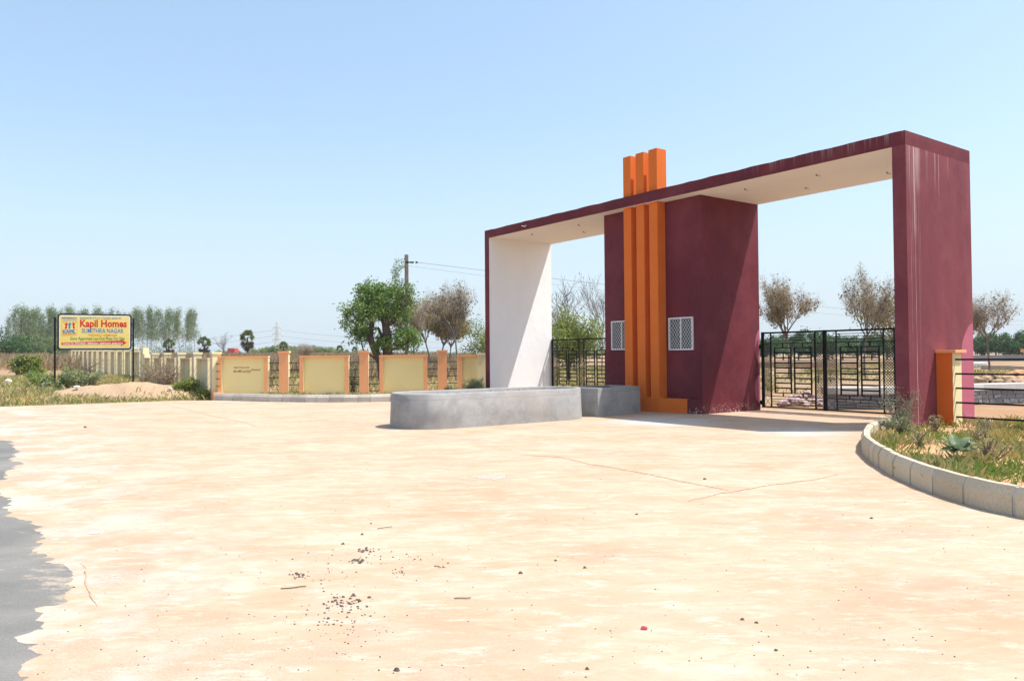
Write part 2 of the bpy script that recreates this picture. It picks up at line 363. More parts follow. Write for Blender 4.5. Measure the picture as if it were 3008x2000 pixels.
def rough_line(pts, step, amp, seed=0):
    out = []
    for i in range(len(pts) - 1):
        a, b = Vector(pts[i]), Vector(pts[i + 1]); L = (b - a).length; n = max(1, int(L / step)); nrm = Vector((-(b - a).y, (b - a).x)).normalized()
        for k in range(n):
            p = a.lerp(b, k / n); o = amp * (fbm(p.x, p.y, seed, 5, 1.1)); out.append(tuple(p + nrm * o))
    return out + [tuple(pts[-1])]
def sheet(name, poly, z, mat, parent=None):
    me = bpy.data.meshes.new(name); tr = tessellate_polygon([[Vector((x, y, 0)) for x, y in poly]])
    fs = []
    for t in tr:
        a, b, c = (Vector((*poly[i], 0)) for i in t)
        fs.append(t if (b - a).cross(c - a).z > 0 else t[::-1])
    me.from_pydata([(x, y, z) for x, y in poly], [], fs); return link(name, me, mat, parent)
# gate frame: origin at the outer front foot of the right-hand pillar, x right along the front, y into the estate
AY = .9392; PX, PY = 8.1873, 15.9487
def G(U, V, z=0):   # U metres to the left along the gate front, V metres inward
    return Vector((PX - U * math.cos(AY) + V * math.sin(AY), PY + U * math.sin(AY) + V * math.cos(AY), z))
def gp(px, py):   # a point of the flat paving, given where the photograph shows it
    a, b_ = px - 1504, py - 1000; cr, sr = math.cos(ROLL), math.sin(ROLL); Xc = cr * a + sr * b_; Yc = -sr * a + cr * b_
    rx, u_ = Xc / F, -Yc / F; dz = math.sin(PITCH) + u_ * math.cos(PITCH); dy = math.cos(PITCH) - u_ * math.sin(PITCH); t = -EYE / dz
    return (rx * t, dy * t)
road_edge = [(2.6, -6), (.2, -1), (-1.3, 2), (-2.1, 3.4)] + [gp(*p) for p in ((115, 2000), (138, 1964), (141, 1922), (105, 1891), (31, 1875), (105, 1854), (115, 1790), (193, 1776), (209, 1744), (204, 1703), (180, 1652), (138, 1635), (125, 1582), (99, 1537), (31, 1506), (0, 1473), (-20, 1430), (0, 1397), (21, 1386), (55, 1363), (39, 1303), (0, 1291), (-60, 1282))] + [(-15.5, 20.5), (-20, 24.5)]
def ragged(pts, step):
    out = []
    for x, y in rough_line(pts, step, 0):
        k = 1 if y < 8 else .5 + y / 16
        out.append((x + k * (.10 * fbm(x, y, 5, 4, 1.6) + .075 * fbm(x, y, 6, 4, 7)), y + k * (.08 * fbm(x, y, 8, 4, 2.2) + .06 * fbm(x, y, 9, 4, 9))))
    return out
re_ = ragged(road_edge, .022)
KR = [(6.2, 6.3), (5.4, 6.95), (4.95, 7.42), (4.80, 7.86), (4.765, 8.42), (4.80, 9.17), (4.95, 10.15), (5.22, 11.25), (5.58, 12.4), (6.03, 13.42), (6.55, 14.4), (7.15, 15.25), (7.62, 15.72), (8.0, 16.12)]
KL = [(-11.42, 29.62), (-10.2, 29.0), (-8.9, 28.35), (-7.6, 27.86), (-6.5, 27.66), (-5.4, 27.66), (-4.3, 27.85), (-3.0, 28.15), (-1.7, 28.4), (-1.1, 28.5)]
g1 = G(.3, 3.4); g2 = G(15.2, 3.4)
pave_poly = [(9, -6), (9, 5.0)] + KR + [tuple(g1[:2]), tuple(g2[:2]), (-1.0, 28.6)] + KL[::-1] + rough_line([(-11.3, 29.6), (-13, 29.4), (-14.8, 28.0), (-17.5, 26.5), (-21, 25)], .12, .16, 8) + re_[::-1]
pav = sheet('pavement', pave_poly, 0, M['pave']); pav['kind'] = 'structure'
road_poly = [(4.5, -6), (0, 2.2), (-1.2, 4.6), (-1.9, 6.2), (-4.5, 9.6), (-8, 14.5), (-13, 20), (-20, 28)] + [(-60, 84), (-72, 76), (-30, 18), (-12, 2), (-6, -6)]
road = sheet('road', road_poly, -.0015, M['asphalt']); road['kind'] = 'structure'

# cracks in the pavement
crk = NB('crack_fill', .95, .05); crk_m = crk.color(crk.mix(crk.ramp(crk.noise(25, 3), .4, .6), (.30, .21, .14), (.52, .38, .25)))
def crack(pts, wid, seed):
    line = rough_line([gp(*p) for p in pts], .05, .07, seed); vs = []; fs = []
    for i, p in enumerate(line):
        q = line[min(i + 1, len(line) - 1)]; o = line[max(i - 1, 0)]; d = Vector(q) - Vector(o)
        n = Vector((-d.y, d.x)).normalized() if d.length > 1e-6 else Vector((1, 0))
        ww = wid * (.25 + .9 * abs(fbm(p[0], p[1], seed + 2, 3, 3))) * math.sin(math.pi * (i + .6) / (len(line) + .4)) ** .5
        vs += [(p[0] - n.x * ww, p[1] - n.y * ww, .004), (p[0] + n.x * ww, p[1] + n.y * ww, .004)]
    for i in range(len(line) - 1): fs.append((2 * i, 2 * i + 1, 2 * i + 3, 2 * i + 2))
    me = bpy.data.meshes.new('crack'); me.from_pydata(vs, [], fs); link('crack', me, crk_m, pav)
pot = [gp(1440 + 46 * math.cos(t) * (1 + .6 * fbm(math.cos(t), math.sin(t), 3, 4, 3)), 1400 + 8 * math.sin(t) * (1 + .7 * fbm(math.cos(t), math.sin(t), 4, 3, 2))) for t in np.linspace(0, 6.283, 40)[:-1]]
sheet('worn_hollow', pot, .002, mottled('worn_hollow_grit', (.30, .25, .20), (.48, .42, .36), 9, .95, .1, .6, 30, .8, .01), pav)
crack([(1520, 1335), (1640, 1343), (1740, 1365), (1900, 1390), (2010, 1415), (2140, 1442)], .045, 3)
crack([(2020, 1472), (2140, 1445), (2260, 1425), (2400, 1408), (2470, 1392)], .03, 4)
crack([(480, 1188), (560, 1205), (640, 1225), (760, 1252), (860, 1258)], .035, 5)
crack([(210, 1490), (320, 1478), (420, 1470)], .008, 6)
crack([(228, 1655), (255, 1725), (274, 1790)], .008, 7)

# ---------------------------------------------------------------- entrance arch
arch = empty('entrance_arch', (PX, PY, 0), -AY, 'maroon painted entrance arch with three orange fins over its guard block', 'entrance gate')
H, Wd, D, tc, tb = 6.23, 15.53, 2.92, .285, .30
def facebox(a, b, white, mats, name, parent=arch, bevel=.0):
    mb = MB(); mb.box(a, b)   # faces order: -z,+z,-y,+y,-x,+x
    mb.mi = [1 if k in white else 0 for k in range(6)]
    return mb.build(name, mats, parent)
facebox((-tc, 0, -.2), (0, D, H - tb), {4}, [M['maroon_pillar'], M['white']], 'pillar')
facebox((-Wd, 0, -.2), (-Wd + tc, D, H - tb), {5}, [M['maroon'], M['white']], 'pillar')
# beam with a slightly uneven top edge
bm = bmesh.new(); N = 150
rows = []
for i in range(N + 1):
    x = -Wd + Wd * i / N; e = .014 * fbm(x, 0, 9, 4, 2.2); e2 = .014 * fbm(x, 5, 9, 4, 2.2)
    rows.append([bm.verts.new(p) for p in ((x, 0, H - tb), (x, 0, H + e), (x, D, H + e2), (x, D, H - tb))])
for i in range(N):
    a, b = rows[i], rows[i + 1]
    for k in range(4):
        f = bm.faces.new((a[k], a[(k + 1) % 4], b[(k + 1) % 4], b[k])); f.material_index = 1 if k == 3 else 0
bm.faces.new(rows[0][::-1]); bm.faces.new(rows[-1]); bmesh.ops.recalc_face_normals(bm, faces=bm.faces)
me = bpy.data.meshes.new('beam'); bm.to_mesh(me); bm.free()
link('beam', me, [M['maroon_beam'], M['soffit']], arch)
BR, BL, BV = 5.748, 9.552, .415
facebox((-BL, BV, -.2), (-BR, D - .004, H - tb - .002), set(), [M['maroon_block']], 'guard_block')
# plinth: a blunt prow under the fins
PT = .40
mb = MB(); poly = [(-8.42, BV), (-8.42, .08), (-7.02, .08), (-6.2, .30), (-6.2, BV)]; mb.prism(poly[::-1] if 0 else poly, -.2, PT)
mb.build('plinth', M['orange'], arch, bevel=.008)
mb = MB(); mb.prism([(-6.2, BV), (-6.2, .302), (-BR - .0, .41), (-BR, BV)], -.2, PT - .01); mb.build('plinth_end', M['maroon'], arch)
mb = MB(); mb.prism([(-6.96, BV + .0), (-6.96, .15), (-6.2, .345), (-6.2, BV)], PT, PT + .006); mb.build('plinth_ledge', M['maroon'], arch)
for (x0, x1) in ((-8.38, -8.07), (-7.865, -7.555), (-7.355, -7.035)):
    mb = MB(); mb.box((x0, .102, PT - .02), (x1, .49, 7.44)); mb.build('fin', M['orange'], arch, bevel=.006)
for y, x0, x1 in ((.30, -8.07, -7.865), (.30, -7.555, -7.355)):   # orange web behind the gaps, set back
    mb = MB(); mb.box((x0, .34, PT - .02), (x1, BV + .02, H - tb)); mb.build('fin_web', M['orange'], arch)
# grilled windows
def window(x0, x1, z0, z1):
    t = MB(); f = .035; y0, y1 = BV - .05, BV + .01
    for a, b in (((x0, y0, z0), (x1, y1, z0 + f)), ((x0, y0, z1 - f), (x1, y1, z1)), ((x0, y0, z0 + f), (x0 + f, y1, z1 - f)), ((x1 - f, y0, z0 + f), (x1, y1, z1 - f))): t.box(a, b)
    xm = (x0 + x1) / 2; t.box((xm - .015, y0 + .004, z0 + f), (xm + .015, y1, z1 - f))
    wn = t.build('window', M['whitemetal'], arch)
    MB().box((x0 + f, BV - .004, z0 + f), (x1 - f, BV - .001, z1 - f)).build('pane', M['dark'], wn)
    g = MB(); s = .066
    def clip(c, sg):  # line z = sg*x + c inside the frame
        pts = []
        for xx in (x0 + f, x1 - f):
            zz = sg * xx * 1.35 + c
            if z0 + f <= zz <= z1 - f: pts.append((xx, zz))
        for zz in (z0 + f, z1 - f):
            xx = (zz - c) / (sg * 1.35)
            if x0 + f < xx < x1 - f: pts.append((xx, zz))
        return pts
    for sg in (1, -1):
        c0 = z0 - sg * 1.35 * (x1 if sg > 0 else x0) - .1; c = c0
        while c < z1 + 1.35 * max(abs(x0), abs(x1)) + 3:
            p = clip(c, sg)
            if len(p) == 2: g.tube((p[0][0], y0 + .02 + .003 * sg, p[0][1]), (p[1][0], y0 + .02 + .003 * sg, p[1][1]), .0055, n=4, caps=False)
            c += .125
    g.build('window_grille', M['whitemetal'], wn)
window(-6.91, -6.04, 1.735, 2.64); window(-9.235, -8.36, 1.765, 2.64)
# stubs for light fittings in the soffit
for (x, y) in ((-13.6, .7), (-12.2, 1.9), (-11.2, .8), (-10.3, 1.8), (-4.6, .8), (-3.6, 2.0), (-2.6, .9), (-1.5, 2.1)):
    mb = MB(); mb.tube((x, y, H - tb + .01), (x, y, H - tb - .035), .018, n=6); mb.tube((x, y, H - tb - .03), (x + .09, y + .02, H - tb - .06), .008, n=4)
    mb.build('light_hook', M['greybark'], arch)
MB().tube((-13.0, .01, 6.08), (-13.0, -.07, 6.03), .02, n=6).tube((-13.0, -.07, 6.03), (-13.05, -.16, 6.06), .012, n=5).build('water_spout', M['lightconc'], arch)

# ---------------------------------------------------------------- metal gates
def gate_leaf(u0, u1, units, label, group):
    """units: list of ('post'|'lat'|'lad'|'lads', u_from, u_to), U decreasing to the right"""
    t = empty('metal_gate', G(u0, D - .01), -AY, label, 'gate', group)
    o = lambda u: u0 - u
    fr = MB(); y0, y1 = -.02, .02
    fr.box((0, y0, .085), (o(u1), y1, .125)); fr.box((0, y0, 2.185), (o(u1), y1, 2.232))
    bars = []
    for (k, a, b) in units:
        if k == 'post': fr.box((o(a), y0 - .004, .08), (o(b), y1 + .004, 2.236))
        if k == 'bar': fr.box((o(a), y0 + .004, .125), (o(b), y1 - .004, 2.185))
    fr.box((0, -.012, 1.895), (o(u1), .012, 1.915)); fr.box((0, -.012, .405), (o(u1), .012, .425))
    fr.box((0, -.01, 1.135), (o(u1), .010, 1.150))
    fr.build('gate_frame', M['black'], t)
    for (k, a, b) in units:
        if k == 'lat':
            l = MB(); xa_, xb_ = o(a), o(b); wv = xb_ - xa_
            for (za, zb) in ((1.915, 2.185), (.125, .405)):
                for s in (0, 1): l.tube((xa_ if s else xb_, 0, za), (xb_ if s else xa_, 0, zb), .006, n=4, caps=False)
            z = .425 - wv
            while z < 1.895:
                for s in (0, 1):
                    zlo, zhi = max(z, .425), min(z + wv, 1.895)
                    if zhi > zlo:
                        fa, fb = (zlo - z) / wv, (zhi - z) / wv
                        pa, pb = (xa_ + fa * wv, xa_ + fb * wv) if s else (xb_ - fa * wv, xb_ - fb * wv)
                        l.tube((pa, .004 if s else -.004, zlo), (pb, .004 if s else -.004, zhi), .0075, n=4, caps=False)
                z += .076
            l.build('lattice', M['black'], t)
        if k == 'lad':
            l = MB(); xa_, xb_ = o(a), o(b); q = .034
            l.box((xa_, -.016, .50), (xa_ + q, .016, 1.79)); l.box((xb_ - q, -.016, .50), (xb_, .016, 1.79))
            l.box((xa_ + q, -.015, 1.765), (xb_ - q, .015, 1.79)); l.box((xa_ + q, -.015, .50), (xb_ - q, .015, .525))
            xm = (xa_ + xb_) / 2; l.box((xm - .013, -.012, 1.79), (xm + .013, .012, 1.895)); l.box((xm - .013, -.012, .425), (xm + .013, .012, .50))
            ld = l.build('ladder_panel', M['black'], t)
            for z in (1.64, 1.50, 1.36, 1.215, 1.075, .93, .79, .652):
                link('rung', RUNG(wv_ := round(xb_ - xa_ - 2 * q, 3)), M['black'], ld, (xa_ + q, 0, z))
        if k == 'span':
            for z in (2.125, 2.06, 1.985, .335, .265, .20):
                link('thin_bar', THIN(round(o(b) - o(a), 3)), M['black'], t, (o(a), 0, z))
    return t
_r = {}
def RUNG(wd):
    if ('r', wd) not in _r: _r['r', wd] = MB().box((0, -.013, -.019), (wd, .013, .019)).mesh('rung')
    return _r['r', wd]
def THIN(wd):
    if ('t', wd) not in _r: _r['t', wd] = MB().box((0, -.007, -.008), (wd, .007, .008)).mesh('thin_bar')
    return _r['t', wd]
GG = 'black ladder pattern gate leaves under the arch'
small = gate_leaf(5.68, 3.70, [('post', 5.68, 5.60), ('lat', 5.60, 5.385), ('bar', 5.385, 5.355), ('span', 5.355, 4.0), ('lad', 5.263, 4.707), ('lad', 4.634, 4.086), ('bar', 4.0, 3.965), ('lat', 3.965, 3.745), ('post', 3.745, 3.70)],
          'narrow gate leaf hinged on the right side of the guard block', GG)
large = gate_leaf(3.694, .32, [('post', 3.694, 3.65), ('lat', 3.65, 3.378), ('bar', 3.378, 3.354), ('span', 3.354, 2.109), ('lad', 3.264, 2.77), ('lad', 2.693, 2.191), ('bar', 2.109, 2.08), ('lat', 2.08, 1.832), ('bar', 1.832, 1.803),
          ('lat', 1.803, 1.58), ('bar', 1.58, 1.555), ('span', 1.555, .42), ('lad', 1.49, 1.03), ('lad', .96, .5), ('post', .38, .32)],
          'wide gate leaf reaching the tall pillar with lime streaks', GG)
left = gate_leaf(15.235, 11.9, [('post', 15.235, 15.16), ('lat', 15.16, 14.93), ('bar', 14.93, 14.90), ('span', 14.90, 13.66), ('lad', 14.83, 14.33), ('lad', 14.25, 13.75), ('bar', 13.66, 13.63), ('lat', 13.63, 13.38), ('bar', 13.38, 13.35),
          ('span', 13.35, 12.15), ('lad', 13.27, 12.77), ('lad', 12.68, 12.20), ('bar', 12.13, 12.10), ('post', 11.96, 11.9)],
          'gate leaf beside the white inner face of the far pillar', GG)
gate_leaf(11.89, 9.6, [('post', 11.89, 11.83), ('lat', 11.83, 11.58), ('bar', 11.58, 11.55), ('span', 11.55, 9.9), ('lad', 11.4, 10.85), ('lad', 10.75, 10.2), ('bar', 9.9, 9.87), ('post', 9.66, 9.6)],
          'gate leaf mostly hidden behind the guard block in the far opening', GG)
# chain loops at the meeting of the right-hand leaves
for s in (-1, 1):
    ch = MB(); px_, pz_ = 1.985 + s * .16, 1.10
    for k in range(8):
        nx, nz = px_ + .012 * s, pz_ - .035; ch.tube((px_, -.03, pz_), (nx, -.035, nz), .010, n=5); px_, pz_ = nx - .022 * s * (k % 2), nz
    ch.build('drop_bolt', M['black'], small)
for z in (1.82, .22): MB().box((-.07, -.02, z - .06), (0, .02, z + .06)).build('hinge', M['black'], small)

# ---------------------------------------------------------------- cement planters
def loop_stadium(cx, y0, y1, r, n=22):
    pts = []
    for k in range(n + 1): t = math.pi + math.pi * k / n; pts.append((cx + r * math.cos(t), y0 + r * math.sin(t)))
    for k in range(n + 1): t = math.pi * k / n; pts.append((cx + r * math.cos(t), y1 + r * math.sin(t)))
    return pts
def trough(name, outer, inner, h, label, zin):
    t = empty(name, (PX, PY, 0), -AY, label, 'planter')
    n = len(outer); cx = sum(p[0] for p in outer) / n; cy = sum(p[1] for p in outer) / n
    def ring(pts, z, j=0): return [(x + j * (x - cx) * .0, y, z + .006 * fbm(x, y, 4, 3, 1.2)) for x, y in pts]
    def grow(pts, d):
        out = []
        for k, (x, y) in enumerate(pts):
            a = Vector(pts[k - 1]); b = Vector(pts[(k + 1) % len(pts)]); dd = b - a; nn = Vector((dd.y, -dd.x)).normalized(); out.append((x + nn.x * d, y + nn.y * d))
        return out
    levels = [(grow(outer, .035), -.05), (grow(outer, .02), .25), (grow(outer, .0), h - .02), (grow(outer, -.018), h), (grow(inner, .015), h), (inner, h - .02), (inner, zin - .1)]
    mb = MB(); vs = []
    for pts, z in levels: vs += ring(pts, z)
    fs = []
    for L in range(len(levels) - 1):
        for k in range(n): fs.append((L * n + k, L * n + (k + 1) % n, (L + 1) * n + (k + 1) % n, (L + 1) * n + k))
    mb.add(vs, fs); mb.build('trough_wall', M['cement'], t, smooth=len(outer) > 12)
    # fill: lumpy rubble surface
    x0, x1 = min(p[0] for p in inner), max(p[0] for p in inner); y0, y1 = min(p[1] for p in inner), max(p[1] for p in inner)
    return t, (x0, x1, y0, y1)
U1, U2, V1, V2 = 6.70, 8.5, -7.85, -2.62; r_ = (U2 - U1) / 2; cx_ = -(U1 + U2) / 2
out = loop_stadium(cx_, V1 + r_, V2 - r_, r_); inn = loop_stadium(cx_, V1 + r_, V2 - r_, r_ - .115)
t1, bb = trough('planter_trough', out, inn, .78, 'long rounded cement planter standing on the forecourt before the arch', .6)
def fill(t, test, bb, zc, amp, stepz=.05):
    x0, x1, y0, y1 = bb; nx = int((x1 - x0) / stepz); ny = int((y1 - y0) / stepz); ids = {}; vs = []; fs = []
    for i in range(nx + 1):
        for j in range(ny + 1):
            x = x0 + (x1 - x0) * i / nx; y = y0 + (y1 - y0) * j / ny
            if test(x, y): ids[i, j] = len(vs); vs.append((x, y, zc + amp * fbm(x, y, 6, 5, 3.2) + .03 * rnd.random()))
    for (i, j) in ids:
        q = [ids.get(k) for k in ((i, j), (i + 1, j), (i + 1, j + 1), (i, j + 1))]
        if None not in q: fs.append(q)
    me = bpy.data.meshes.new('rubble_fill'); me.from_pydata(vs, [], fs); link('rubble_fill', me, M['rubble'], t)
fill(t1, lambda x, y: math.hypot(x - cx_, y - min(max(y, V1 + r_), V2 - r_)) < r_ - .09, bb, .66, .09)
rect = [(-8.3, -2.3), (-6.93, -2.3), (-6.93, .06), (-8.3, .06)]
def densify(p, n=6): return [tuple(Vector(p[i]).lerp(Vector(p[(i + 1) % 4]), k / n)) for i in range(4) for k in range(n)]
t2 = empty('planter_trough', (PX, PY, 0), -AY, 'square cornered cement planter set against the foot of the orange fins', 'planter')
mb = MB(); hh = .745; q4 = [(-8.35, -2.3), (-6.95, -2.3), (-7.22, -.47), (-8.5, -.42)]; cc = Vector((-7.75, -1.35))
i4 = [tuple(cc + Vector((p[0] - cc.x, p[1] - cc.y)) * .84) for p in q4]; o4 = [tuple(cc + Vector((p[0] - cc.x, p[1] - cc.y)) * 1.012) for p in q4]
vs = [(x, y, -.05) for x, y in o4] + [(x, y, hh) for x, y in q4] + [(x, y, hh) for x, y in i4] + [(x, y, .3) for x, y in i4]
mb.add(vs, [(L * 4 + k, L * 4 + (k + 1) % 4, (L + 1) * 4 + (k + 1) % 4, (L + 1) * 4 + k) for L in range(3) for k in range(4)])
mb.build('trough_wall', M['cement'], t2, bevel=.012)
fill(t2, lambda x, y: in_poly(x, y, [tuple(cc + (Vector(p) - cc) * 1.02) for p in i4]), (-8.5, -6.95, -2.3, -.4), .60, .07)
for mm in (M['cement'],): pass

# ---------------------------------------------------------------- boundary walls
def prof_panel(Lw, zt, face, side, fieldm):
    """one panel: posts and coping proud of a recessed field; local x along wall, y into the estate (front at y=0)"""
    mb = MB(); b_, dp = .155, .30
    mb.box((0, 0, -.6), (b_, dp, zt - .065)); mb.box((Lw - b_, 0, -.6), (Lw, dp, zt - .065))
    mb.box((-.012, -.012, zt - .065), (Lw + .012, dp + .012, zt))
    mi = []
    for k in range(3):
        mi += [0, 0, 0, 0, 1, 1]   # front and back faces take the face colour, ends the side colour
    mb.mi = mi
    fr = mb.mesh('panel_frame')
    fd = MB().box((b_, .13, -.6), (Lw - b_, dp - .06, zt - .065)).mesh('panel_field')
    return (fr, [face, side]), (fd, [fieldm])
def prof_post(zt, face, side, wdt=.36, dp=.32):
    mb = MB(); mb.box((0, -.01, -.6), (wdt, dp - .01, zt - .09)); mb.mi = [0, 0, 0, 0, 1, 1]
    cp = MB(); cp.box((-.035, -.045, zt - .075), (wdt + .035, dp + .025, zt)); cp.box((-.018, -.028, zt - .10), (wdt + .018, dp + .008, zt - .075)); cp.mi = [0, 0, 0, 0, 1, 1] * 2
    return (mb.mesh('post'), [face, side]), (cp.mesh('post_cap'), [face, side])
def put(pair, name, parent, loc):
    me, mats = pair
    if not len(me.materials):
        for mm in mats: me.materials.append(mm)
    return link(name, me, None, parent, loc)
ROD = MB().tube((0, 0, 0), (1, 0, 0), .014, n=6).mesh('rod')
S_, PW, GAP, POST = 3.115, 1.91, .42, .36
def wall_run(name, origin, ang, n, label, face, side, fieldm, zt, zp, gz=lambda i: 0, start_post=False, skip_last=False, rodz=None):
    t = empty(name, origin, ang, label, 'wall')
    cache = {}
    for i in range(n):
        dz = gz(i); x0 = i * S_
        if 'p' not in cache: cache['p'] = prof_panel(PW, zt, face, side, fieldm); cache['q'] = prof_post(zp, face, side)
        fr = put(cache['p'][0], 'panel_frame', t, (x0, 0, dz)); put(cache['p'][1], 'panel_field', fr, (0, 0, 0))
        if i < n - 1 or not skip_last:
            po = put(cache['q'][0], 'post', t, (x0 + PW + GAP, 0, dz)); put(cache['q'][1], 'post_cap', po, (0, 0, 0))
            for k in range(5):
                for xx in (x0 + PW - .04, x0 + PW + GAP + POST - .04):
                    rr = link('rod', ROD, M['black'], t, (xx, .14, .22 + .29 * k + dz)); rr.scale = (GAP + .08, 1, 1)
    return t
a1 = R(6.5)
wf = wall_run('boundary_wall', (-11.50, 30.2, 0), a1, 3, 'peach and yellow boundary wall behind the low curved kerb beside the arch', M['peach'], M['cream'], M['yellow'], 1.66, 1.85, lambda i: .02)
# short end bay that turns towards the arch
x3 = 3 * S_
mb = MB(); mb.box((x3, 0, -.6), (x3 + .19, .3, 1.59)); mb.box((x3 - .01, -.01, 1.59), (x3 + .8, .3, 1.68)); mb.mi = [0, 0, 0, 0, 1, 1] * 2; mb.build('end_frame', [M['peach'], M['cream']], wf)
MB().box((x3 + .19, .13, -.6), (x3 + .8, .24, 1.59)).build('panel_field', M['yellow'], wf)
mb = MB(); mb.box((x3 + .80, -.1, -.6), (x3 + 1.15, .22, 1.66)); mb.box((x3 + .78, -.13, 1.66), (x3 + 1.17, .25, 1.74)); mb.build('end_post', M['cream'], wf)
# writing on the first panel
tm = plain('brown_hand_paint', (.36, .12, .03))
def text(body, size, loc, rot, mat, parent, bold=0, ax='LEFT', sx=1.0, ext=.001, name='lettering'):
    c = bpy.data.curves.new(name, 'FONT'); c.body = body; c.size = size; c.align_x = ax; c.offset = bold; c.extrude = ext; c.resolution_u = 2; c.materials.append(mat)
    o = bpy.data.objects.new(name, c); COL.objects.link(o); o.location = loc; o.rotation_euler = rot; o.scale = (sx, 1, 1); o.parent = parent
    return o
def to_mesh(o):   # lettering as plain geometry
    bpy.context.view_layer.update(); ev = o.evaluated_get(bpy.context.evaluated_depsgraph_get()); me = bpy.data.meshes.new_from_object(ev)
    n = bpy.data.objects.new('lettering_', me); COL.objects.link(n); n.parent = o.parent; n.location = o.location; n.rotation_euler = o.rotation_euler; n.scale = o.scale
    c = o.data; bpy.data.objects.remove(o); bpy.data.curves.remove(c); n.name = 'lettering'; return n
text('Kapil Homes Ltd', .085, (.58, .127, 1.21), (R(90), 0, 0), tm, wf, .002)
text('\u0c2b\u0c4d\u0c32\u0c3e\u0c1f\u0c4d\u0c38\u0c4d \u0c0e\u0c35\u0c30\u0c3f\u0c15\u0c48\u0c28\u0c3e', .10, (.56, .127, 1.05), (R(90), 0, 0), tm, wf, .003)
text('9959505205', .07, (1.24, .127, 1.12), (R(90), R(2), 0), tm, wf, .002)

# the long wall running away from the corner beside the road, local x runs towards the corner
dL = Vector((-.572, .821)).normalized(); aL = math.atan2(-dL.y, -dL.x)
corner = Vector((-11.72, 30.3))
nfar, nnear = 13, 5
def run_pos(k): p = corner + dL * (k * S_); return (p.x, p.y, 0)
# each module of the run: panel then post towards the corner. origin of a run is its far end
def origin(k): p = corner + dL * (k * S_ - .36 + .0); return (p.x, p.y, 0)
wn_ = wall_run('boundary_wall', origin(nnear), aL, nnear, 'low cream boundary wall between the dirt heap and the wall corner', M['pinkbeige'], M['cream'], M['dullcream'], 1.62, 1.85, lambda i: .05 * (nnear - 1 - i) / 4)
wfar = wall_run('boundary_wall', origin(nnear + nfar), aL, nfar, 'taller stepped cream boundary wall running away behind the yellow signboard', M['pinkbeige'], M['cream'], M['dullcream'], 1.72, 1.93, lambda i: .30 + .035 * (nfar - 1 - i))
mb = MB(); mb.box((nfar * S_ + .0, 0, -.3), (nfar * S_ + .42, .3, 1.88)); mb.box((nfar * S_ - .36, .0, -.3), (nfar * S_ - .0, .3, 2.22)); mb.build('step_block', M['cream'], wfar)
MB().box((nnear * S_ - .37, -.06, -.5), (nnear * S_ + .0, .34, .28)).build('post_footing', M['peach'], wn_)

# right-hand railing beside the tall pillar
rf = empty('railing', G(0, 1.14), -AY, 'orange post and black horizontal rods to the right of the tall pillar', 'railing')
for x0 in (.005, 1.70):
    mb = MB(); mb.box((x0, 0, -.1), (x0 + .335, .40, 1.60)); mb.mi = [0, 0, 0, 0, 1, 1]
    po = mb.build('post', [M['orange'], M['cream']], rf)
    cp = MB(); cp.box((x0 - .0 if x0 < .1 else x0 - .06, -.05, 1.60), (x0 + .42, .46, 1.665)); cp.mi = [0, 0, 0, 0, 0, 0]; cp.build('post_cap', M['peach'], po, bevel=.006)
for k in range(5):
    z = .245 + .304 * k
    for xa_, xb_ in ((.30, 1.70), (1.95, 3.6)):
        MB().box((xa_, .115, z - .018), (xb_, .150, z + .018)).build('rod', M['black'], rf)
MB().box((.34, -.02, -.1), (1.66, .16, .035)).build('plinth_beam', M['cream'], rf)

# ---------------------------------------------------------------- kerbs
def kerb(name, path, lens, h, thick, mats, side=1, gapm=.012):
    """split a path into stones; each stone is a chamfered block with a mortar joint between"""
    pts = [Vector(p) for p in path]
    cum = [0]
    for i in range(len(pts) - 1): cum.append(cum[-1] + (pts[i + 1] - pts[i]).length)
    def at(s):
        s = min(max(s, 0), cum[-1] - 1e-4)
        for i in range(len(pts) - 1):
            if s <= cum[i + 1]: return pts[i].lerp(pts[i + 1], (s - cum[i]) / (cum[i + 1] - cum[i]))
        return pts[-1]
    def nrm(s): d = at(s + .12) - at(s - .12); return Vector((-d.y, d.x)).normalized() * side   # towards the inside
    root = empty(name); root['kind'] = 'structure'
    n = int(cum[-1] / .04)
    prof = [(.014, -.1), (.014, h - .085), (.055, h - .006), (thick - .02, h - .002), (thick, h - .03), (thick, -.1)]
    def sweep(prof, s0, s1, k, nm, mat, jit=0):
        vs = []; dz = rnd.uniform(-jit, jit); do = rnd.uniform(-jit, jit) * .7
        for i in range(k + 1):
            s = s0 + (s1 - s0) * i / k; p = at(s); q = nrm(s)
            for (o, z) in prof: vs.append((p.x + q.x * (o + do), p.y + q.y * (o + do), z + (dz if z > 0 else 0)))
        m_ = len(prof); fs = []
        for i in range(k):
            for j in range(m_): fs.append((i * m_ + j, (i + 1) * m_ + j, (i + 1) * m_ + (j + 1) % m_, i * m_ + (j + 1) % m_))
        fs += [tuple(range(m_)), tuple(range(k * m_, (k + 1) * m_))[::-1]]
        me = bpy.data.meshes.new(nm); me.from_pydata(vs, [], fs)
        bm = bmesh.new(); bm.from_mesh(me); bmesh.ops.recalc_face_normals(bm, faces=bm.faces); bm.to_mesh(me); bm.free()
        return link(nm, me, mat, root)
    sweep(prof, 0, cum[-1], n, 'mortar_core', mats[1])
    prof2 = [(0, -.1), (0, h - .09), (.045, h + .002), (thick - .02, h + .004), (thick + .006, h - .03), (thick + .006, -.1)]
    s = 0; i = 0
    while s < cum[-1] - .1:
        L = lens(i); e = min(s + L, cum[-1])
        sweep(prof2, s + gapm, e - gapm, max(2, int(L / .12)), 'kerb_stone', mats[0], .006); s = e; i += 1
    return root
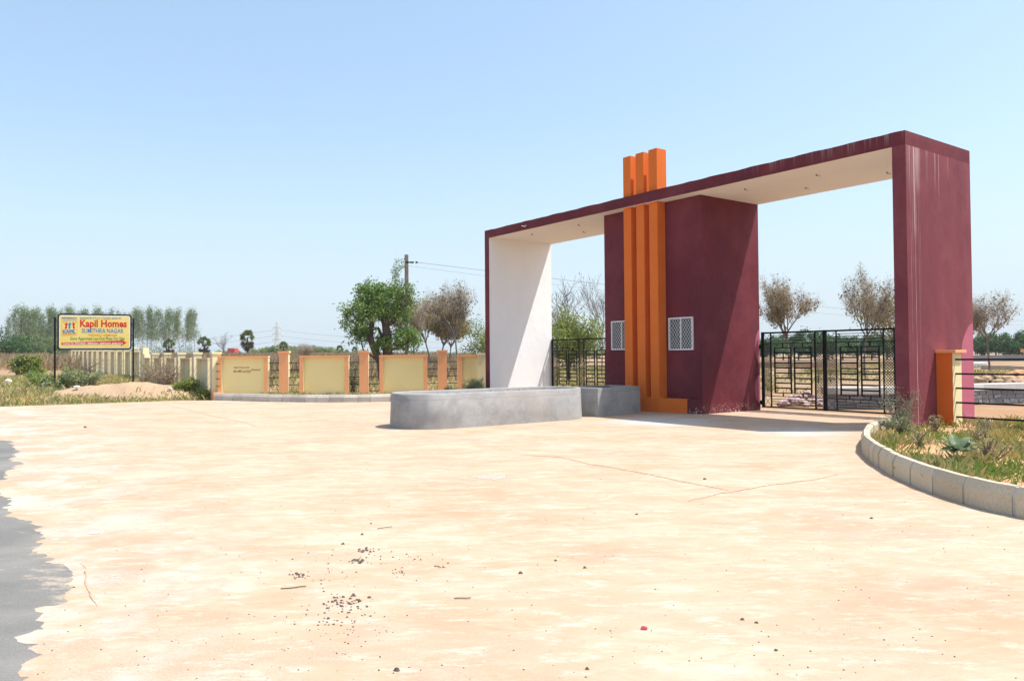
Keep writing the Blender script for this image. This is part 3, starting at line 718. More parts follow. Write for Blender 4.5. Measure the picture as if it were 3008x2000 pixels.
kerb('kerb', KR, lambda i: rnd.choice((.62, .66, .58)) if i < 7 else rnd.uniform(.36, .5), .285, .13, [M['kerb'], M['kerbtop']], side=-1, gapm=.022)
kerb('kerb', KL, lambda i: rnd.uniform(.38, .72), .26, .16, [M['kerbgrey'], M['kerbtop']], side=1, gapm=.02)

# ---------------------------------------------------------------- planting bed and dirt on both sides
bedP = [(p[0] + .1, p[1]) for p in KR] + [tuple(G(0.0, 0)[:2]), tuple(G(0, 2.9)[:2]), tuple(G(-2.2, 3.4)[:2]), tuple(G(-7, 1.6)[:2]), (16, 6)]
def bedh(x, y): return .055 + .035 * fbm(x, y, 12, 4, 1.1)
def grid_in(name, P, f, step, mat, parent=None):
    x0, x1 = min(p[0] for p in P), max(p[0] for p in P); y0, y1 = min(p[1] for p in P), max(p[1] for p in P)
    ids = {}; vs = []; fs = []
    for i in range(int((x1 - x0) / step) + 2):
        for j in range(int((y1 - y0) / step) + 2):
            x, y = x0 + i * step, y0 + j * step
            if in_poly(x, y, P): ids[i, j] = len(vs); vs.append((x, y, f(x, y)))
    for (i, j) in ids:
        q = [ids.get(k) for k in ((i, j), (i + 1, j), (i + 1, j + 1), (i, j + 1))]
        if None not in q: fs.append(q)
    me = bpy.data.meshes.new(name); me.from_pydata(vs, [], fs); me.polygons.foreach_set('use_smooth', [True] * len(fs)); return link(name, me, mat, parent)
bo = grid_in('planting_bed', bedP, bedh, .07, M['bedsoil']); bo['kind'] = 'structure'
vergeP = [(p[0] * 1.0, p[1] + .1) for p in KL] + [tuple(G(15.6, .2)[:2]), (-.9, 31.4), (-11.6, 30.3)]
vo = grid_in('verge', [(x, y) for x, y in vergeP], lambda x, y: .13 + .03 * fbm(x, y, 13, 4, 1.1), .1, M['mound']); vo['kind'] = 'structure'
# dirt heap
def heap_h(x, y):
    dx, dy = (x + 15.6) / 3.3, (y - 31.6) / 1.6
    a = max(0, 1 - (dx * dx + dy * dy)) ** .8 * .42
    dx, dy = (x + 14.6) / 1.9, (y - 31.3) / 1.3; b = max(0, 1 - (dx * dx + dy * dy)) ** .9 * .30
    return max(a, b) + .5 * min(a, b) if max(a, b) > 0 else -.2
hv = [];  hs = .09; nx, ny = int(7.2 / hs), int(3.6 / hs)
for j in range(ny + 1):
    for i in range(nx + 1):
        x, y = -19.2 + i * hs, 29.9 + j * hs; q = heap_h(x, y)
        hv.append((x, y, hgt(x, y) + (q + (.07 * fbm(x, y, 21, 5, 1.5) if q > 0 else -.1))))
me = bpy.data.meshes.new('dirt_heap'); me.from_pydata(hv, [], [(j * (nx + 1) + i, j * (nx + 1) + i + 1, (j + 1) * (nx + 1) + i + 1, (j + 1) * (nx + 1) + i) for j in range(ny) for i in range(nx)])
me.polygons.foreach_set('use_smooth', [True] * len(me.polygons))
tag(link('dirt_heap', me, M['mound']), 'low heap of reddish dirt under the yellow signboard', 'dirt heap')

# ---------------------------------------------------------------- signboard
sgL = Vector((X(161, 33.2), 33.2, 0)); sgR = Vector((X(391, 34.4), 34.4, 0))
sv = sgR - sgL; SL = sv.length; sa = math.atan2(sv.y, sv.x)
sg = empty('signboard', (sgL.x, sgL.y, hgt(sgL.x, sgL.y)), sa, 'yellow signboard on two black posts behind the dirt heap', 'sign')
zt_, zb_ = Zp(161, 921, 33.2) - sg.location.z, Zp(161, 1027.5, 33.2) - sg.location.z
for x in (0, SL): MB().box((x - .035, -.035, -.3), (x + .035, .035, zt_ - .17)).build('sign_post', M['black'], sg)
bx0, bx1 = .10, SL - .06
mb = MB(); bh = zt_ - zb_
def rrect(x0, x1, z0, z1, r, n=5):
    pts = []
    for (cx, cz, s0) in ((x1 - r, z1 - r, 0), (x0 + r, z1 - r, 1), (x0 + r, z0 + r, 2), (x1 - r, z0 + r, 3)):
        for k in range(n + 1): t = (s0 + k / n) * math.pi / 2; pts.append((cx + r * math.cos(t), cz + r * math.sin(t)))
    return pts
def plate(name, pts, y0, y1, mat, parent):
    n = len(pts); mb = MB(); mb.add([(x, y0, z) for x, z in pts] + [(x, y1, z) for x, z in pts], [tuple(range(n)), tuple(range(2 * n - 1, n - 1, -1))] + [(k, n + k, n + (k + 1) % n, (k + 1) % n) for k in range(n)])
    return mb.build(name, mat, parent)
plate('board_frame', rrect(bx0, bx1, zb_, zt_, .13), -.07, -.0, M['black'], sg)
wm = plain('sign_white', (.78, .78, .74)); plate('board_border', rrect(bx0 + .06, bx1 - .06, zb_ + .06, zt_ - .06, .08), -.074, -.02, wm, sg)
ysm = mottled('sign_yellow_print', (.76, .54, .09), (.80, .66, .24), .8, .5, .4, .05); 
plate('board_face', rrect(bx0 + .10, bx1 - .10, zb_ + .10, zt_ - .10, .03), -.078, -.02, ysm, sg)
red, blue, green, whm, org = (plain('sign_%s_ink' % n, c, .5) for n, c in (('red', (.62, .025, .02)), ('blue', (.03, .24, .52)), ('green', (.03, .28, .08)), ('white', (.8, .8, .8)), ('orange', (.70, .18, .03))))
kx = (bx1 - bx0) / 2020.   # board units: sign zoom pixels 165..2185 across, 180..1165 down
def sx_(px): return bx0 + (px - 165) * kx
def sz_(py, px=1100): return zt_ - (py - 180 - (px - 165) * .031) * bh / 972.
RX = (R(90), 0, 0)
ty = -.081
def stext(body, x, y, size, mat, bold=0, wfac=1.0, target=None):
    o = text(body, size, (sx_(x), ty, sz_(y, x)), RX, mat, sg, bold); 
    if target:
        bpy.context.view_layer.update(); wd = o.dimensions.x; o.scale = ((target * kx) / max(wd, .01), 1, 1)
    return o
stext('Kapil Homes', 755, 545, .43, red, .014, target=1285)
stext('SUMITHRA NAGAR', 812, 712, .27, blue, .004, target=1145)
stext('THOTAPALLY - KARIMNAGAR', 990, 800, .10, org, .001, target=790)
stext('Govt Approved Lay-Out Plots For Sale', 500, 898, .20, green, .003, target=1485)
stext('Approved By D.T.C.P - T.L.P.No: 46/2011/H', 760, 330, .115, blue, .001, target=1130)
stext('MEMBER', 280, 318, .10, blue, .001, target=400)
def splate(name, pts, mat, d=0): return plate(name, [(sx_(x), sz_(y, x)) for x, y in pts][::-1], ty + .001 - d, ty + .002, mat, sg)
splate('arrow', [(275, 960), (1888, 955), (1888, 920), (2045, 1018), (1888, 1110), (1888, 1050), (275, 1022)], red)
stext('Contact No: 9703306201, 9849525051, 9849535094, 8099910223', 310, 1012, .125, whm, .002, target=1620).location.y = ty - .003
for a, b in (((275, 325), (690, 332)), ((275, 770), (690, 778))): splate('logo_line', [(a[0], a[1]), (b[0], a[1]), (b[0], b[1]), (a[0], b[1])], org)
for x in (278, 684): splate('logo_line', [(x, 325), (x + 6, 325), (x + 6, 775), (x, 775)], org)
splate('logo_bar', [(305, 362), (660, 362), (660, 378), (305, 378)], blue); splate('logo_bar', [(300, 622), (655, 622), (655, 636), (300, 636)], blue)
def figure(cx, mat, flip, arm):
    f = 1 if not flip else -1
    splate('logo_figure', [(cx + f * x, y) for x, y in [(-42, 455), (10, 448), (40, 470), (18, 500), (22, 560), (5, 600), (-30, 600), (-38, 560), (-20, 520), (-35, 490)]][::f] , mat)
    splate('logo_figure', [(cx + 22 * math.cos(t) + f * 8, 432 + 20 * math.sin(t)) for t in np.linspace(0, 6.283, 9)[:-1]], mat)
    if arm: splate('logo_figure', [(cx + f * x, y) for x, y in [(-42, 455), (-78, 432), (-68, 398), (-52, 400), (-60, 428), (-30, 470)]][::f], mat)
    else: splate('logo_figure', [(cx - 75, 488), (cx + 65, 460), (cx + 65, 472), (cx - 75, 500)], mat)
figure(400, red, False, True); figure(492, blue, False, False); figure(592, red, True, True)
stext('KAPIL', 300, 697, .155, blue, .008, target=350); stext('GROUP', 295, 745, .11, org, .002, target=360)

for o_ in [o for o in COL.objects if o.type == 'FONT']: to_mesh(o_)

# ---------------------------------------------------------------- things behind the gate on the right
def stone_wall(name, path, hgts, label, mat_s, cap=True):
    root = empty(name, (0, 0, 0), 0, label, 'wall')
    pts = [Vector(p) for p in path]; cum = [0]
    for i in range(len(pts) - 1): cum.append(cum[-1] + (pts[i + 1] - pts[i]).length)
    def at(s):
        s = min(max(s, 0), cum[-1] - 1e-4)
        for i in range(len(pts) - 1):
            if s <= cum[i + 1]:
                d = (pts[i + 1] - pts[i]).normalized(); return pts[i] + d * (s - cum[i]), d
    nz, rows = 3, hgts
    mb = MB()
    for i in range(len(pts) - 1):
        d = (pts[i + 1] - pts[i]).normalized(); n = Vector((-d.y, d.x)); a, b = pts[i], pts[i + 1]
        mb.prism([tuple(a + n * .05), tuple(b + n * .05), tuple(b + n * .4), tuple(a + n * .4)][::1], -.1, rows - .0)
    mb.build('wall_core', M['mortar'], root)
    hz = rows / nz
    for r in range(nz):
        s = rnd.uniform(0, .15)
        while s < cum[-1] - .12:
            L = rnd.uniform(.16, .36); p, d = at(s + L / 2); n = Vector((-d.y, d.x)); q = .012; mbb = MB(); pro = rnd.uniform(0, .03)
            l2 = L / 2 - q; z0, z1 = r * hz + q, (r + 1) * hz - q
            j = lambda: rnd.uniform(-.014, .014)
            vs = [(-l2 + j(), -pro + j(), z0 + j()), (l2 + j(), -pro + j(), z0 + j()), (l2 + j(), -pro + j(), z1 + j()), (-l2 + j(), -pro + j(), z1 + j()), (-l2, .12, z0), (l2, .12, z0), (l2, .12, z1), (-l2, .12, z1)]
            mbb.add(vs, [(0, 1, 2, 3), (4, 7, 6, 5), (0, 4, 5, 1), (2, 6, 7, 3), (0, 3, 7, 4), (1, 5, 6, 2)])
            mbb.build('stone', mat_s, root, (p.x + n.x * .03, p.y + n.y * .03, 0), math.atan2(d.y, d.x)); s += L
    if cap:
        mb = MB()
        for i in range(len(pts) - 1):
            d = (pts[i + 1] - pts[i]).normalized(); n = Vector((-d.y, d.x)); a, b = pts[i], pts[i + 1]
            mb.prism([tuple(a - n * .02), tuple(b - n * .02), tuple(b + n * .6), tuple(a + n * .6)], rows, rows + .19)
        mb.build('coping', M['lightconc'], root)
    return root
stone_wall('retaining_wall', [(9.2, 22.6), (10.8, 22.5), (12.6, 23.2), (14.85, 24.4), (17.2, 24.9), (21, 25.4)], .42, 'low grey stone wall with pale concrete coping behind the gate and railing', M['stone'])
def lumps(name, cx, cy, sx, sy, sz, n, sizes, mat, label, cat, piece='stone'):
    root = empty(name, (cx, cy, hgt(cx, cy)), 0, label, cat)
    for k in range(n):
        bm = bmesh.new(); bmesh.ops.create_icosphere(bm, subdivisions=1, radius=1)
        s = rnd.uniform(*sizes); sc3 = Vector((s * rnd.uniform(.8, 1.4), s * rnd.uniform(.7, 1.1), s * rnd.uniform(.5, .8)))
        for v in bm.verts: v.co = Vector([v.co[i] * sc3[i] * rnd.uniform(.8, 1.15) for i in range(3)])
        me = bpy.data.meshes.new(piece); bm.to_mesh(me); bm.free()
        a, rr = rnd.uniform(0, 6.28), rnd.random() ** .5
        o = link(piece, me, mat, root, (math.cos(a) * rr * sx, math.sin(a) * rr * sy, sz * (1 - rr) + s * .35 + (.0)), rnd.uniform(0, 6)); o.rotation_euler[0] = rnd.uniform(-.4, .4)
    return root
lumps('rubble_pile', 9.25, 24.4, .85, .6, .40, 90, (.06, .15), M['pinkstone'], 'pile of pinkish rubble stones behind the narrow gate leaf', 'rubble pile')
cr_ = G(-1.7, 1.9)
rg = MB()
for k in range(24):
    t0, t1_ = 2 * math.pi * k / 24, 2 * math.pi * (k + 1) / 24
    rg.add([(math.cos(t) * r, math.sin(t) * r, z) for t in (t0, t1_) for r, z in ((.30, 0), (.30, .07), (.24, .07), (.24, 0))], [(0, 1, 5, 4), (1, 2, 6, 5), (2, 3, 7, 6), (0, 4, 7, 3)])
tag(rg.build('concrete_ring', M['lightconc'], None, (cr_.x, cr_.y, .07)), 'pale concrete ring lying in the grass behind the railing', 'concrete ring')
# low cement kerb walls further back on the right
def low_wall(path, h, th, label, mat):
    mb = MB(); pts = [Vector(p) for p in path]
    for i in range(len(pts) - 1):
        d = (pts[i + 1] - pts[i]).normalized(); n = Vector((-d.y, d.x)) * th; z = hgt(*pts[i])
        mb.prism([tuple(pts[i]), tuple(pts[i + 1]), tuple(pts[i + 1] + n), tuple(pts[i] + n)], z - .2, z + h)
    return tag(mb.build('low_wall', mat), label, 'wall')
low_wall([(X(2880, 62), 62), (X(2960, 60), 60), (X(3060, 54), 54), (X(3200, 48), 48)], .32, .4, 'low curved kerb wall behind the lone dry tree on the right', M['kerb'])
low_wall([(X(2800, 92), 92), (X(2950, 92), 92), (X(3150, 90), 90)], .75, .4, 'grey compound wall in front of the dark tree line', M['stone'])
low_wall([(X(2150, 74), 74), (X(2400, 72), 72), (X(2640, 74), 74)], .55, .8, 'low red earth bank seen through the gate ladders', M['mound'])
tag(MB().box((0, 0, 0), (1.7, .9, .5)).build('water_tank', M['lightconc'], None, (X(2848, 66), 66, hgt(X(2848, 66), 66) - .02), .1, bevel=.12), 'small pale cement tank beyond the railing beside the pillar edge', 'tank')
lumps('earth_pile', X(2900, 38), 38, 1.6, 1.0, .42, 40, (.2, .4), M['mound'], 'brown earth pile beyond the stone wall next to the pillar', 'earth pile', 'clod')
lumps('earth_pile', X(3010, 39), 39, 1.5, 1.0, .45, 40, (.2, .4), M['bedsoil'], 'red earth pile beyond the stone wall at the frame edge', 'earth pile', 'clod')

# ---------------------------------------------------------------- plants
def rot_leaves(P, n, L, Wd_, droop=0, flat=.5, rs=None):
    """n leaves at points P (n,3), length L, width; random directions, optional downward droop"""
    rs = rs or nr; n = len(P)
    d = rs.normal(size=(n, 3)); d[:, 2] = d[:, 2] * flat - droop; d /= np.linalg.norm(d, axis=1)[:, None]
    a = rs.normal(size=(n, 3)); s = np.cross(d, a); s /= np.linalg.norm(s, axis=1)[:, None] + 1e-9
    Ln = L * rs.uniform(.6, 1.3, (n, 1)); Wn = Wd_ * rs.uniform(.6, 1.3, (n, 1))
    return np.stack([P, P + d * Ln * .5 + s * Wn * .5, P + d * Ln, P + d * Ln * .5 - s * Wn * .5], axis=1)
def skeleton(rs, trunk_h, levels, L0, r0, nch, spread, upb, wob=.12, lean=(0, 0), shrink=.68, start=.45):
    """recursive limbs -> segments and tip points"""
    segs = []; tips = []
    def go(p, d, L, r, lv):
        n = 4 if lv < levels else 3; pts = [p]
        for i in range(n):
            d = (d + Vector(rs.normal(size=3)) * wob + Vector((0, 0, upb * (.5 if lv else .2)))).normalized(); q = pts[-1] + d * (L / n)
            segs.append((pts[-1], q, r * (1 - .5 * i / n), r * (1 - .5 * (i + 1) / n), lv)); pts.append(q)
            if lv >= levels - 1: tips.append((q, d))
        if lv >= levels: return
        k = nch[min(lv, len(nch) - 1)]
        for j in range(k):
            st = start if lv == 0 else .38
            f = st + (1 - st) * (j + .7 * rs.random()) / k if lv or k > 4 else 1 - .25 * rs.random()
            i = min(n - 1, int(f * n)); base = pts[i].lerp(pts[i + 1], f * n - i if f < 1 else 1)
            az = 2.4 * j + rs.uniform(0, 1.2); sp = spread[min(lv, len(spread) - 1)] * rs.uniform(.7, 1.25)
            perp = Vector((math.cos(az), math.sin(az), 0)); nd = (d * math.cos(sp) + perp * math.sin(sp)).normalized()
            go(base, nd, L * shrink * rs.uniform(.75, 1.15), r * .5, lv + 1)
        if lv and rs.random() < .8: go(pts[-1], d, L * shrink, r * .45, lv + 1)
    go(Vector((0, 0, -.15)), Vector((lean[0], lean[1], 1)).normalized(), trunk_h, r0, 0)
    return segs, tips
def limb_mesh(name, segs, minr=.006, n=5):
    mb = MB()
    for a, b, r0, r1, lv in segs: mb.tube(a, b, max(r0, minr), max(r1, minr), n if lv < 2 else (4 if lv < 3 else 3), caps=False)
    me = mb.mesh(name); me.polygons.foreach_set('use_smooth', [True] * len(me.polygons)); return me
def tip_points(tips, per, sigma, rs): 
    T = np.array([tuple(t[0]) for t in tips]); P = np.repeat(T, per, axis=0); return P + rs.normal(size=P.shape) * sigma
class Tree:
    """meshes of one tree kind; place() links a copy with its parts"""
    def __init__(s, parts): s.parts = parts     # list of (name, mesh, material)
    def place(s, name, loc, label, cat='tree', group=None, rz=0, sc3=(1, 1, 1)):
        t = empty(name, loc, rz, label, cat, group); t.scale = sc3
        for nm, me, mt in s.parts: link(nm, me, mt, t)
        return t
def scale_to(segs, quads, hh):
    top = max(q[:, :, 2].max() for q in quads) if quads else max(b.z for a, b, *_ in segs)
    return hh / top
def make_tree(seed, hh, trunk_h, levels, L0, r0, nch, spread, upb, bark, leafsets, wob=.12, lean=(0, 0), shrink=.68, minr=.006, start=.45):
    rs = np.random.default_rng(seed)
    segs, tips = skeleton(rs, trunk_h, levels, L0, r0, nch, spread, upb, wob, lean, shrink, start)
    sets = []
    for (nm, mt, per, sigma, L, Wl, droop, flat, sel) in leafsets:
        tp = [t for i, t in enumerate(tips) if sel(t, rs)] or tips
        P = tip_points(tp, per, sigma, rs); sets.append((nm, mt, rot_leaves(P, len(P), L, Wl, droop, flat, rs)))
    k = hh / max([q[:, :, 2].max() for _, _, q in sets] + [max(b.z for a, b, *_ in segs) * .98])
    segs = [(a * k, b * k, r0_ * k, r1_ * k, lv) for a, b, r0_, r1_, lv in segs]
    parts = [('trunk', limb_mesh('trunk', segs, minr), bark)]
    for nm, mt, q in sets: parts.append((nm, quads_mesh(nm, q * k), mt))
    return Tree(parts)
allt = lambda t, rs: True
def teak(seed, hh, leaves=.25, yellow=0, low=.33):
    ls = [('twigs', M['lf_twig'], 7, .15, .20, .02, -.3, 1, allt), ('crown', M['lf_teak'], 1, .16, .24, .13, .9, .6, lambda t, rs: rs.random() < leaves)]
    if yellow: ls.append(('lower_leaves', M['lf_yel'], 2, .2, .30, .15, .8, .6, lambda t, rs: rs.random() < yellow and t[0].z < hh * .62))
    return make_tree(seed, hh, hh * low, 4, 0, .13, [7, 4, 4, 3], [.58, .62, .7, .8], .13, M['greybark'], ls, wob=.14, shrink=.64, minr=.008, start=.84)
T_teak = [teak(31, 7.9, .34, .12, .42), teak(45, 8.3, .22, .08, .5), teak(52, 7.4, .22, .15, .45), teak(77, 7.5, .12, 0, .40), teak(88, 7.2, .5, .5, .38)]
def bare(seed, hh, r=.10): return make_tree(seed, hh, hh * .42, 4, 0, r, [5, 4, 3, 3], [.45, .5, .6, .7], .16, M['greybark'], [('crown', M['lf_teak'], 1, .05, .16, .07, .9, .6, lambda t, rs: rs.random() < .05)], wob=.11, shrink=.62, minr=.012, start=.4)
def green(seed, hh, mat, bark='bark', per=16, sig=.26, L=.2, Wl=.075, low=.3, r=.14, lv=3, spread=(.75, .7, .8), nch=(5, 4, 4), sh=.72, lean=(0, 0), droop=.5):
    return make_tree(seed, hh, hh * low, lv, 0, r, list(nch), list(spread), .06, M[bark], [('crown', M[mat], per, sig, L, Wl, droop, .8, allt)], wob=.2, shrink=sh, lean=lean)
def put_tree(T, px, Y, name, label, base=None, group=None, hh=None, top=None, H0=None, cat='tree', rz=None, wx=1.0):
    x = X(px, Y); z = hgt(x, Y); k = 1
    if top is not None and H0: k = (Zp(px, top, Y) - z) / H0
    return T.place(name, (x, Y, z), label, cat, group, rnd.uniform(0, 6) if rz is None else rz, (k * wx, k * wx, k))

# the big green tree behind the front wall, built limb by limb
def big_tree():
    rs = np.random.default_rng(5); Y = 38.; k = Y / F
    bx = X(1128, Y); zb = hgt(bx, Y)
    def P(px, py, dy=0): return Vector((X(px, Y) - bx, dy, Zp(px, py, Y) - zb))
    segs = []; 
    def limb(pts, r0, r1):
        n = len(pts) - 1
        for i in range(n): segs.append((pts[i], pts[i + 1], r0 + (r1 - r0) * i / n, r0 + (r1 - r0) * (i + 1) / n, 0))
    limb([P(1128, 1150, .2), P(1118, 1065, .1), P(1098, 1020), P(1086, 985), P(1094, 950)], .24, .13); limb([P(1094, 950), P(1080, 920, -.2), P(1060, 890, -.3)], .12, .05)
    limb([P(1132, 1150, 0), P(1140, 1040), P(1138, 985), P(1134, 955), P(1122, 915, .2)], .30, .17); limb([P(1134, 955), P(1158, 945, -.2), P(1172, 930, -.3), P(1180, 900, -.3)], .15, .06)
    limb([P(1122, 915, .2), P(1112, 880, .3), P(1120, 850, .2)], .12, .04); limb([P(1140, 1030), P(1180, 1018, -.3), P(1212, 1000, -.5)], .09, .04)
    limb([P(1100, 1020), P(1118, 985, .4), P(1105, 960, .5)], .12, .06); limb([P(1110, 1060), P(1065, 1028, .2), P(1055, 995, .3), P(1035, 975, .4)], .05, .02)
    C = [(1075, 860, .55, 1.1), (1080, 845, .4, .9), (1100, 880, .75, 1.6), (1130, 875, .75, 1.6), (1160, 880, .7, 1.3), (1185, 865, .45, .8), (1178, 905, .55, 1), (1065, 905, .7, 1.3), (1040, 920, .5, 1), (1025, 930, .35, .6), (1090, 925, .8, 1.5),
         (1120, 915, .7, 1.2), (1185, 930, .5, .8), (1160, 915, .5, .8), (1060, 950, .55, .9), (1035, 965, .38, .7), (1075, 975, .5, .9), (1105, 990, .45, .8), (1180, 985, .5, 1), (1205, 985, .45, .9), (1222, 990, .35, .7), (1165, 1000, .4, .7), (1120, 1015, .35, .6), (1195, 1010, .3, .5), (1060, 990, .3, .3), (1160, 845, .3, .25), (1110, 852, .35, .5), (1205, 850, .25, .2)]
    Q = []
    for (px, py, sg_, wgt) in C:
        c = P(px, py, rs.uniform(-1.0, 1.0) * .7); m_ = int(520 * wgt)
        nc = int(8 * wgt + 3); cl = np.array(c) + rs.normal(size=(nc, 3)) * np.array([sg_, sg_ * 1.2, sg_ * .8]) * .62
        q = np.repeat(cl, m_ // nc, axis=0); q = q + rs.normal(size=q.shape) * .13; Q.append(q)
        for j in range(3):
            e = cl[j % nc]; a = min(segs[:24], key=lambda s_: (s_[1] - Vector(e)).length)[1]; segs.append((a, Vector(e), .03, .01, 3))
    Q = np.vstack(Q); qd = rot_leaves(Q, len(Q), .20, .055, .75, .7, rs)
    t = empty('neem_tree', (bx, Y, zb), 0, 'bushy green tree with twin dark trunks behind the front boundary wall', 'tree')
    link('trunk', limb_mesh('trunk', segs), M['bark'], t); link('crown', quads_mesh('crown', qd), M['lf_green'], t)
big_tree()

put_tree(T_teak[0], 2318, 50, 'teak_tree', 'round crowned dry tree behind the narrow gate leaf', top=785, H0=7.9, wx=.86)
put_tree(T_teak[1], 2541, 48, 'teak_tree', 'tall open dry tree behind the wide gate leaf', top=752, H0=8.3, wx=.84)
put_tree(T_teak[2], 2906, 55, 'teak_tree', 'lone dry tree seen above the railing right of the pillar', top=838, H0=7.4, rz=1, wx=.85)
Tm = green(61, 6.5, 'lf_yel', 'palebark', 9, .3, .24, .10, .45, .08)
put_tree(Tm, 2632, 56, 'young_tree', 'yellow green tree partly hidden by the tall pillar', top=808, H0=6.5, wx=.62)
Tb0 = bare(14, 8.0)
TG = 'dry trees in the plot behind the front wall'
for px, Y, top, ti, lb in ((1218, 78, 835, 3, 'pale leafless tree just right of the utility pole'), (1262, 74, 845, 3, 'leafless tree with a thin straight top left of the brown trees'), (1296, 70, 890, 4, 'brown leaved tree just left of the tallest dry tree'), (1348, 66, 800, 0, 'tallest dry tree behind the front wall'), (1322, 80, 915, 4, 'brown tree standing behind the tallest dry tree')):
    put_tree(T_teak[ti], px, Y, 'teak_tree', lb, top=top, H0=[7.9, 8.3, 7.4, 7.5, 7.2][ti], group=TG, wx=.8)
put_tree(green(64, 6.2, 'lf_light', 'bark', 14, .28, .2, .09, .35), 1424, 64, 'young_tree', 'green tree half hidden behind the far pillar', top=905, H0=6.2)
T_l = green(71, 5.2, 'lf_light', 'bark', 18, .26, .17, .06, .34, .13, nch=(6, 4, 4))
put_tree(T_l, 1672, 45, 'neem_tree', 'light green tree filling the far opening of the arch', top=878, H0=5.2, rz=.5, wx=.92)
put_tree(bare(15, 8.2), 1690, 62, 'bare_tree', 'spreading leafless tree behind the light green tree in the opening', top=812, H0=8.2, wx=1.1)
put_tree(bare(19, 8.2, .08), 1767, 56, 'bare_tree', 'slim upright leafless tree next to the guard block edge', top=806, H0=8.2, wx=.7)

# eucalyptus grove
def euc(seed):
    rs = np.random.default_rng(seed); hh = 11.; segs = []; p = Vector((0, 0, -.3)); d = Vector((0, 0, 1)); pts = [p]
    for i in range(9): d = (d + Vector(rs.normal(size=3)) * .035 + Vector((0, 0, .1))).normalized(); q = pts[-1] + d * (hh / 9); segs.append((pts[-1], q, .13 * (1 - i / 10), .13 * (1 - (i + 1) / 10), 0)); pts.append(q)
    cl = []
    for j in range(34):
        f = .38 + .60 * (j / 34); b = pts[int(f * 9)].lerp(pts[min(9, int(f * 9) + 1)], f * 9 % 1); az = rs.uniform(0, 6.28); L = (1.15 - f) * 2.1 * rs.uniform(.5, 1.2) + .25
        e = b + Vector((math.cos(az) * L * .75, math.sin(az) * L * .75, L * .7)); segs.append((b, e, .03, .012, 2)); cl += [tuple(e), tuple(b.lerp(e, .6))]
    for j in range(int(8 * rs.random()) + 3): f = rs.uniform(.12, .4); b = pts[int(f * 9)]; az = rs.uniform(0, 6.28); cl.append(tuple(b + Vector((math.cos(az), math.sin(az), .3)) * .7))
    cl = np.array(cl); P = np.repeat(cl, 26, axis=0) + rs.normal(size=(len(cl) * 26, 3)) * np.array([.30, .30, .50])
    return Tree([('trunk', limb_mesh('trunk', segs, .03), M['eucbark']), ('crown', quads_mesh('crown', rot_leaves(P, len(P), .34, .10, .9, .6, rs)), M['lf_euc'])])
E_ = [euc(100 + i) for i in range(7)]
tops = [(28, 925, .8), (52, 893, 1), (60, 900, 1.2), (72, 893, 1.1), (84, 902, 1.2), (96, 905, 1.1), (108, 900, 1.2), (120, 915, 1), (135, 898, 1), (146, 910, .9), (158, 895, 1), (170, 912, .9), (186, 905, .8), (199, 893, 1), (212, 900, .9), (222, 912, 1), (236, 903, 1), (250, 902, 1), (266, 910, .9), (279, 896, 1), (292, 908, .9), (308, 914, .8), (328, 902, .9), (343, 908, .8), (358, 912, .8), (372, 914, .8),
        (388, 901, 1), (404, 901, .9), (418, 906, .8), (430, 895, 1), (444, 906, .9), (459, 905, .9), (474, 903, 1), (487, 908, .8), (498, 902, 1), (511, 910, .9), (529, 900, 1), (543, 905, 1), (556, 908, .8), (573, 903, .9)]
EL = ['slender eucalyptus in the grove left of the signboard', 'slender eucalyptus in the grove behind the signboard', 'slender eucalyptus in the open right end of the grove']
for i, (px, top, wx) in enumerate(tops):
    Y = 140 + (i * 37 % 23); x = X(px, Y); z = hgt(x, Y); k = (Zp(px, top, Y) - z) / 11.3
    lb = EL[0] if px < 165 else EL[1] if px < 385 else EL[2]
    E_[i % 7].place('eucalyptus_tree', (x, Y, z), lb, 'tree', lb.replace('slender eucalyptus', 'eucalyptus trees'), rnd.uniform(0, 6), (k * .95 * wx, k * .95 * wx, k))
for px, Y, wx in [(90, 156, 1.2), (110, 168, 1), (66, 150, 1.2), (130, 150, 1), (150, 166, 1)]:
    x = X(px, Y); z = hgt(x, Y); E_[(px * 7) % 7].place('eucalyptus_tree', (x, Y, z), EL[0], 'tree', 'eucalyptus trees in the grove left of the signboard', rnd.uniform(0, 6), (wx, wx, .62))
# dense rounded trees
def round_tree(seed, hh, mat, n=6400, rw=.58, L=.34, Wl=.18):
    rs = np.random.default_rng(seed); segs = []; cl = []
    limb = lambda a, b, r0, r1, lv: segs.append((Vector(a), Vector(b), r0, r1, lv))
    limb((0, 0, -.2), (0, 0, hh * .3), .16, .12, 0)
    for j in range(16):
        az = 2.4 * j; u = rs.uniform(.25, 1); e = np.array([math.cos(az) * hh * rw * u, math.sin(az) * hh * rw * u, hh * (.24 + .62 * (1 - u * .75) * rs.uniform(.35, 1) + rs.uniform(-.08, .08))])
        limb((0, 0, hh * .28), e * .9, .07, .02, 1); cl.append(e)
    cl = np.array(cl); sub = np.repeat(cl, 5, axis=0) + rs.normal(size=(80, 3)) * hh * .085
    P = np.repeat(sub, n // 80, axis=0); P = P + rs.normal(size=P.shape) * hh * .045
    return Tree([('trunk', limb_mesh('trunk', segs), M['bark']), ('crown', quads_mesh('crown', rot_leaves(P, len(P), L, Wl, .3, .8, rs)), M[mat])])
D_ = [round_tree(200 + i, 6.5, 'lf_dark') for i in range(4)]
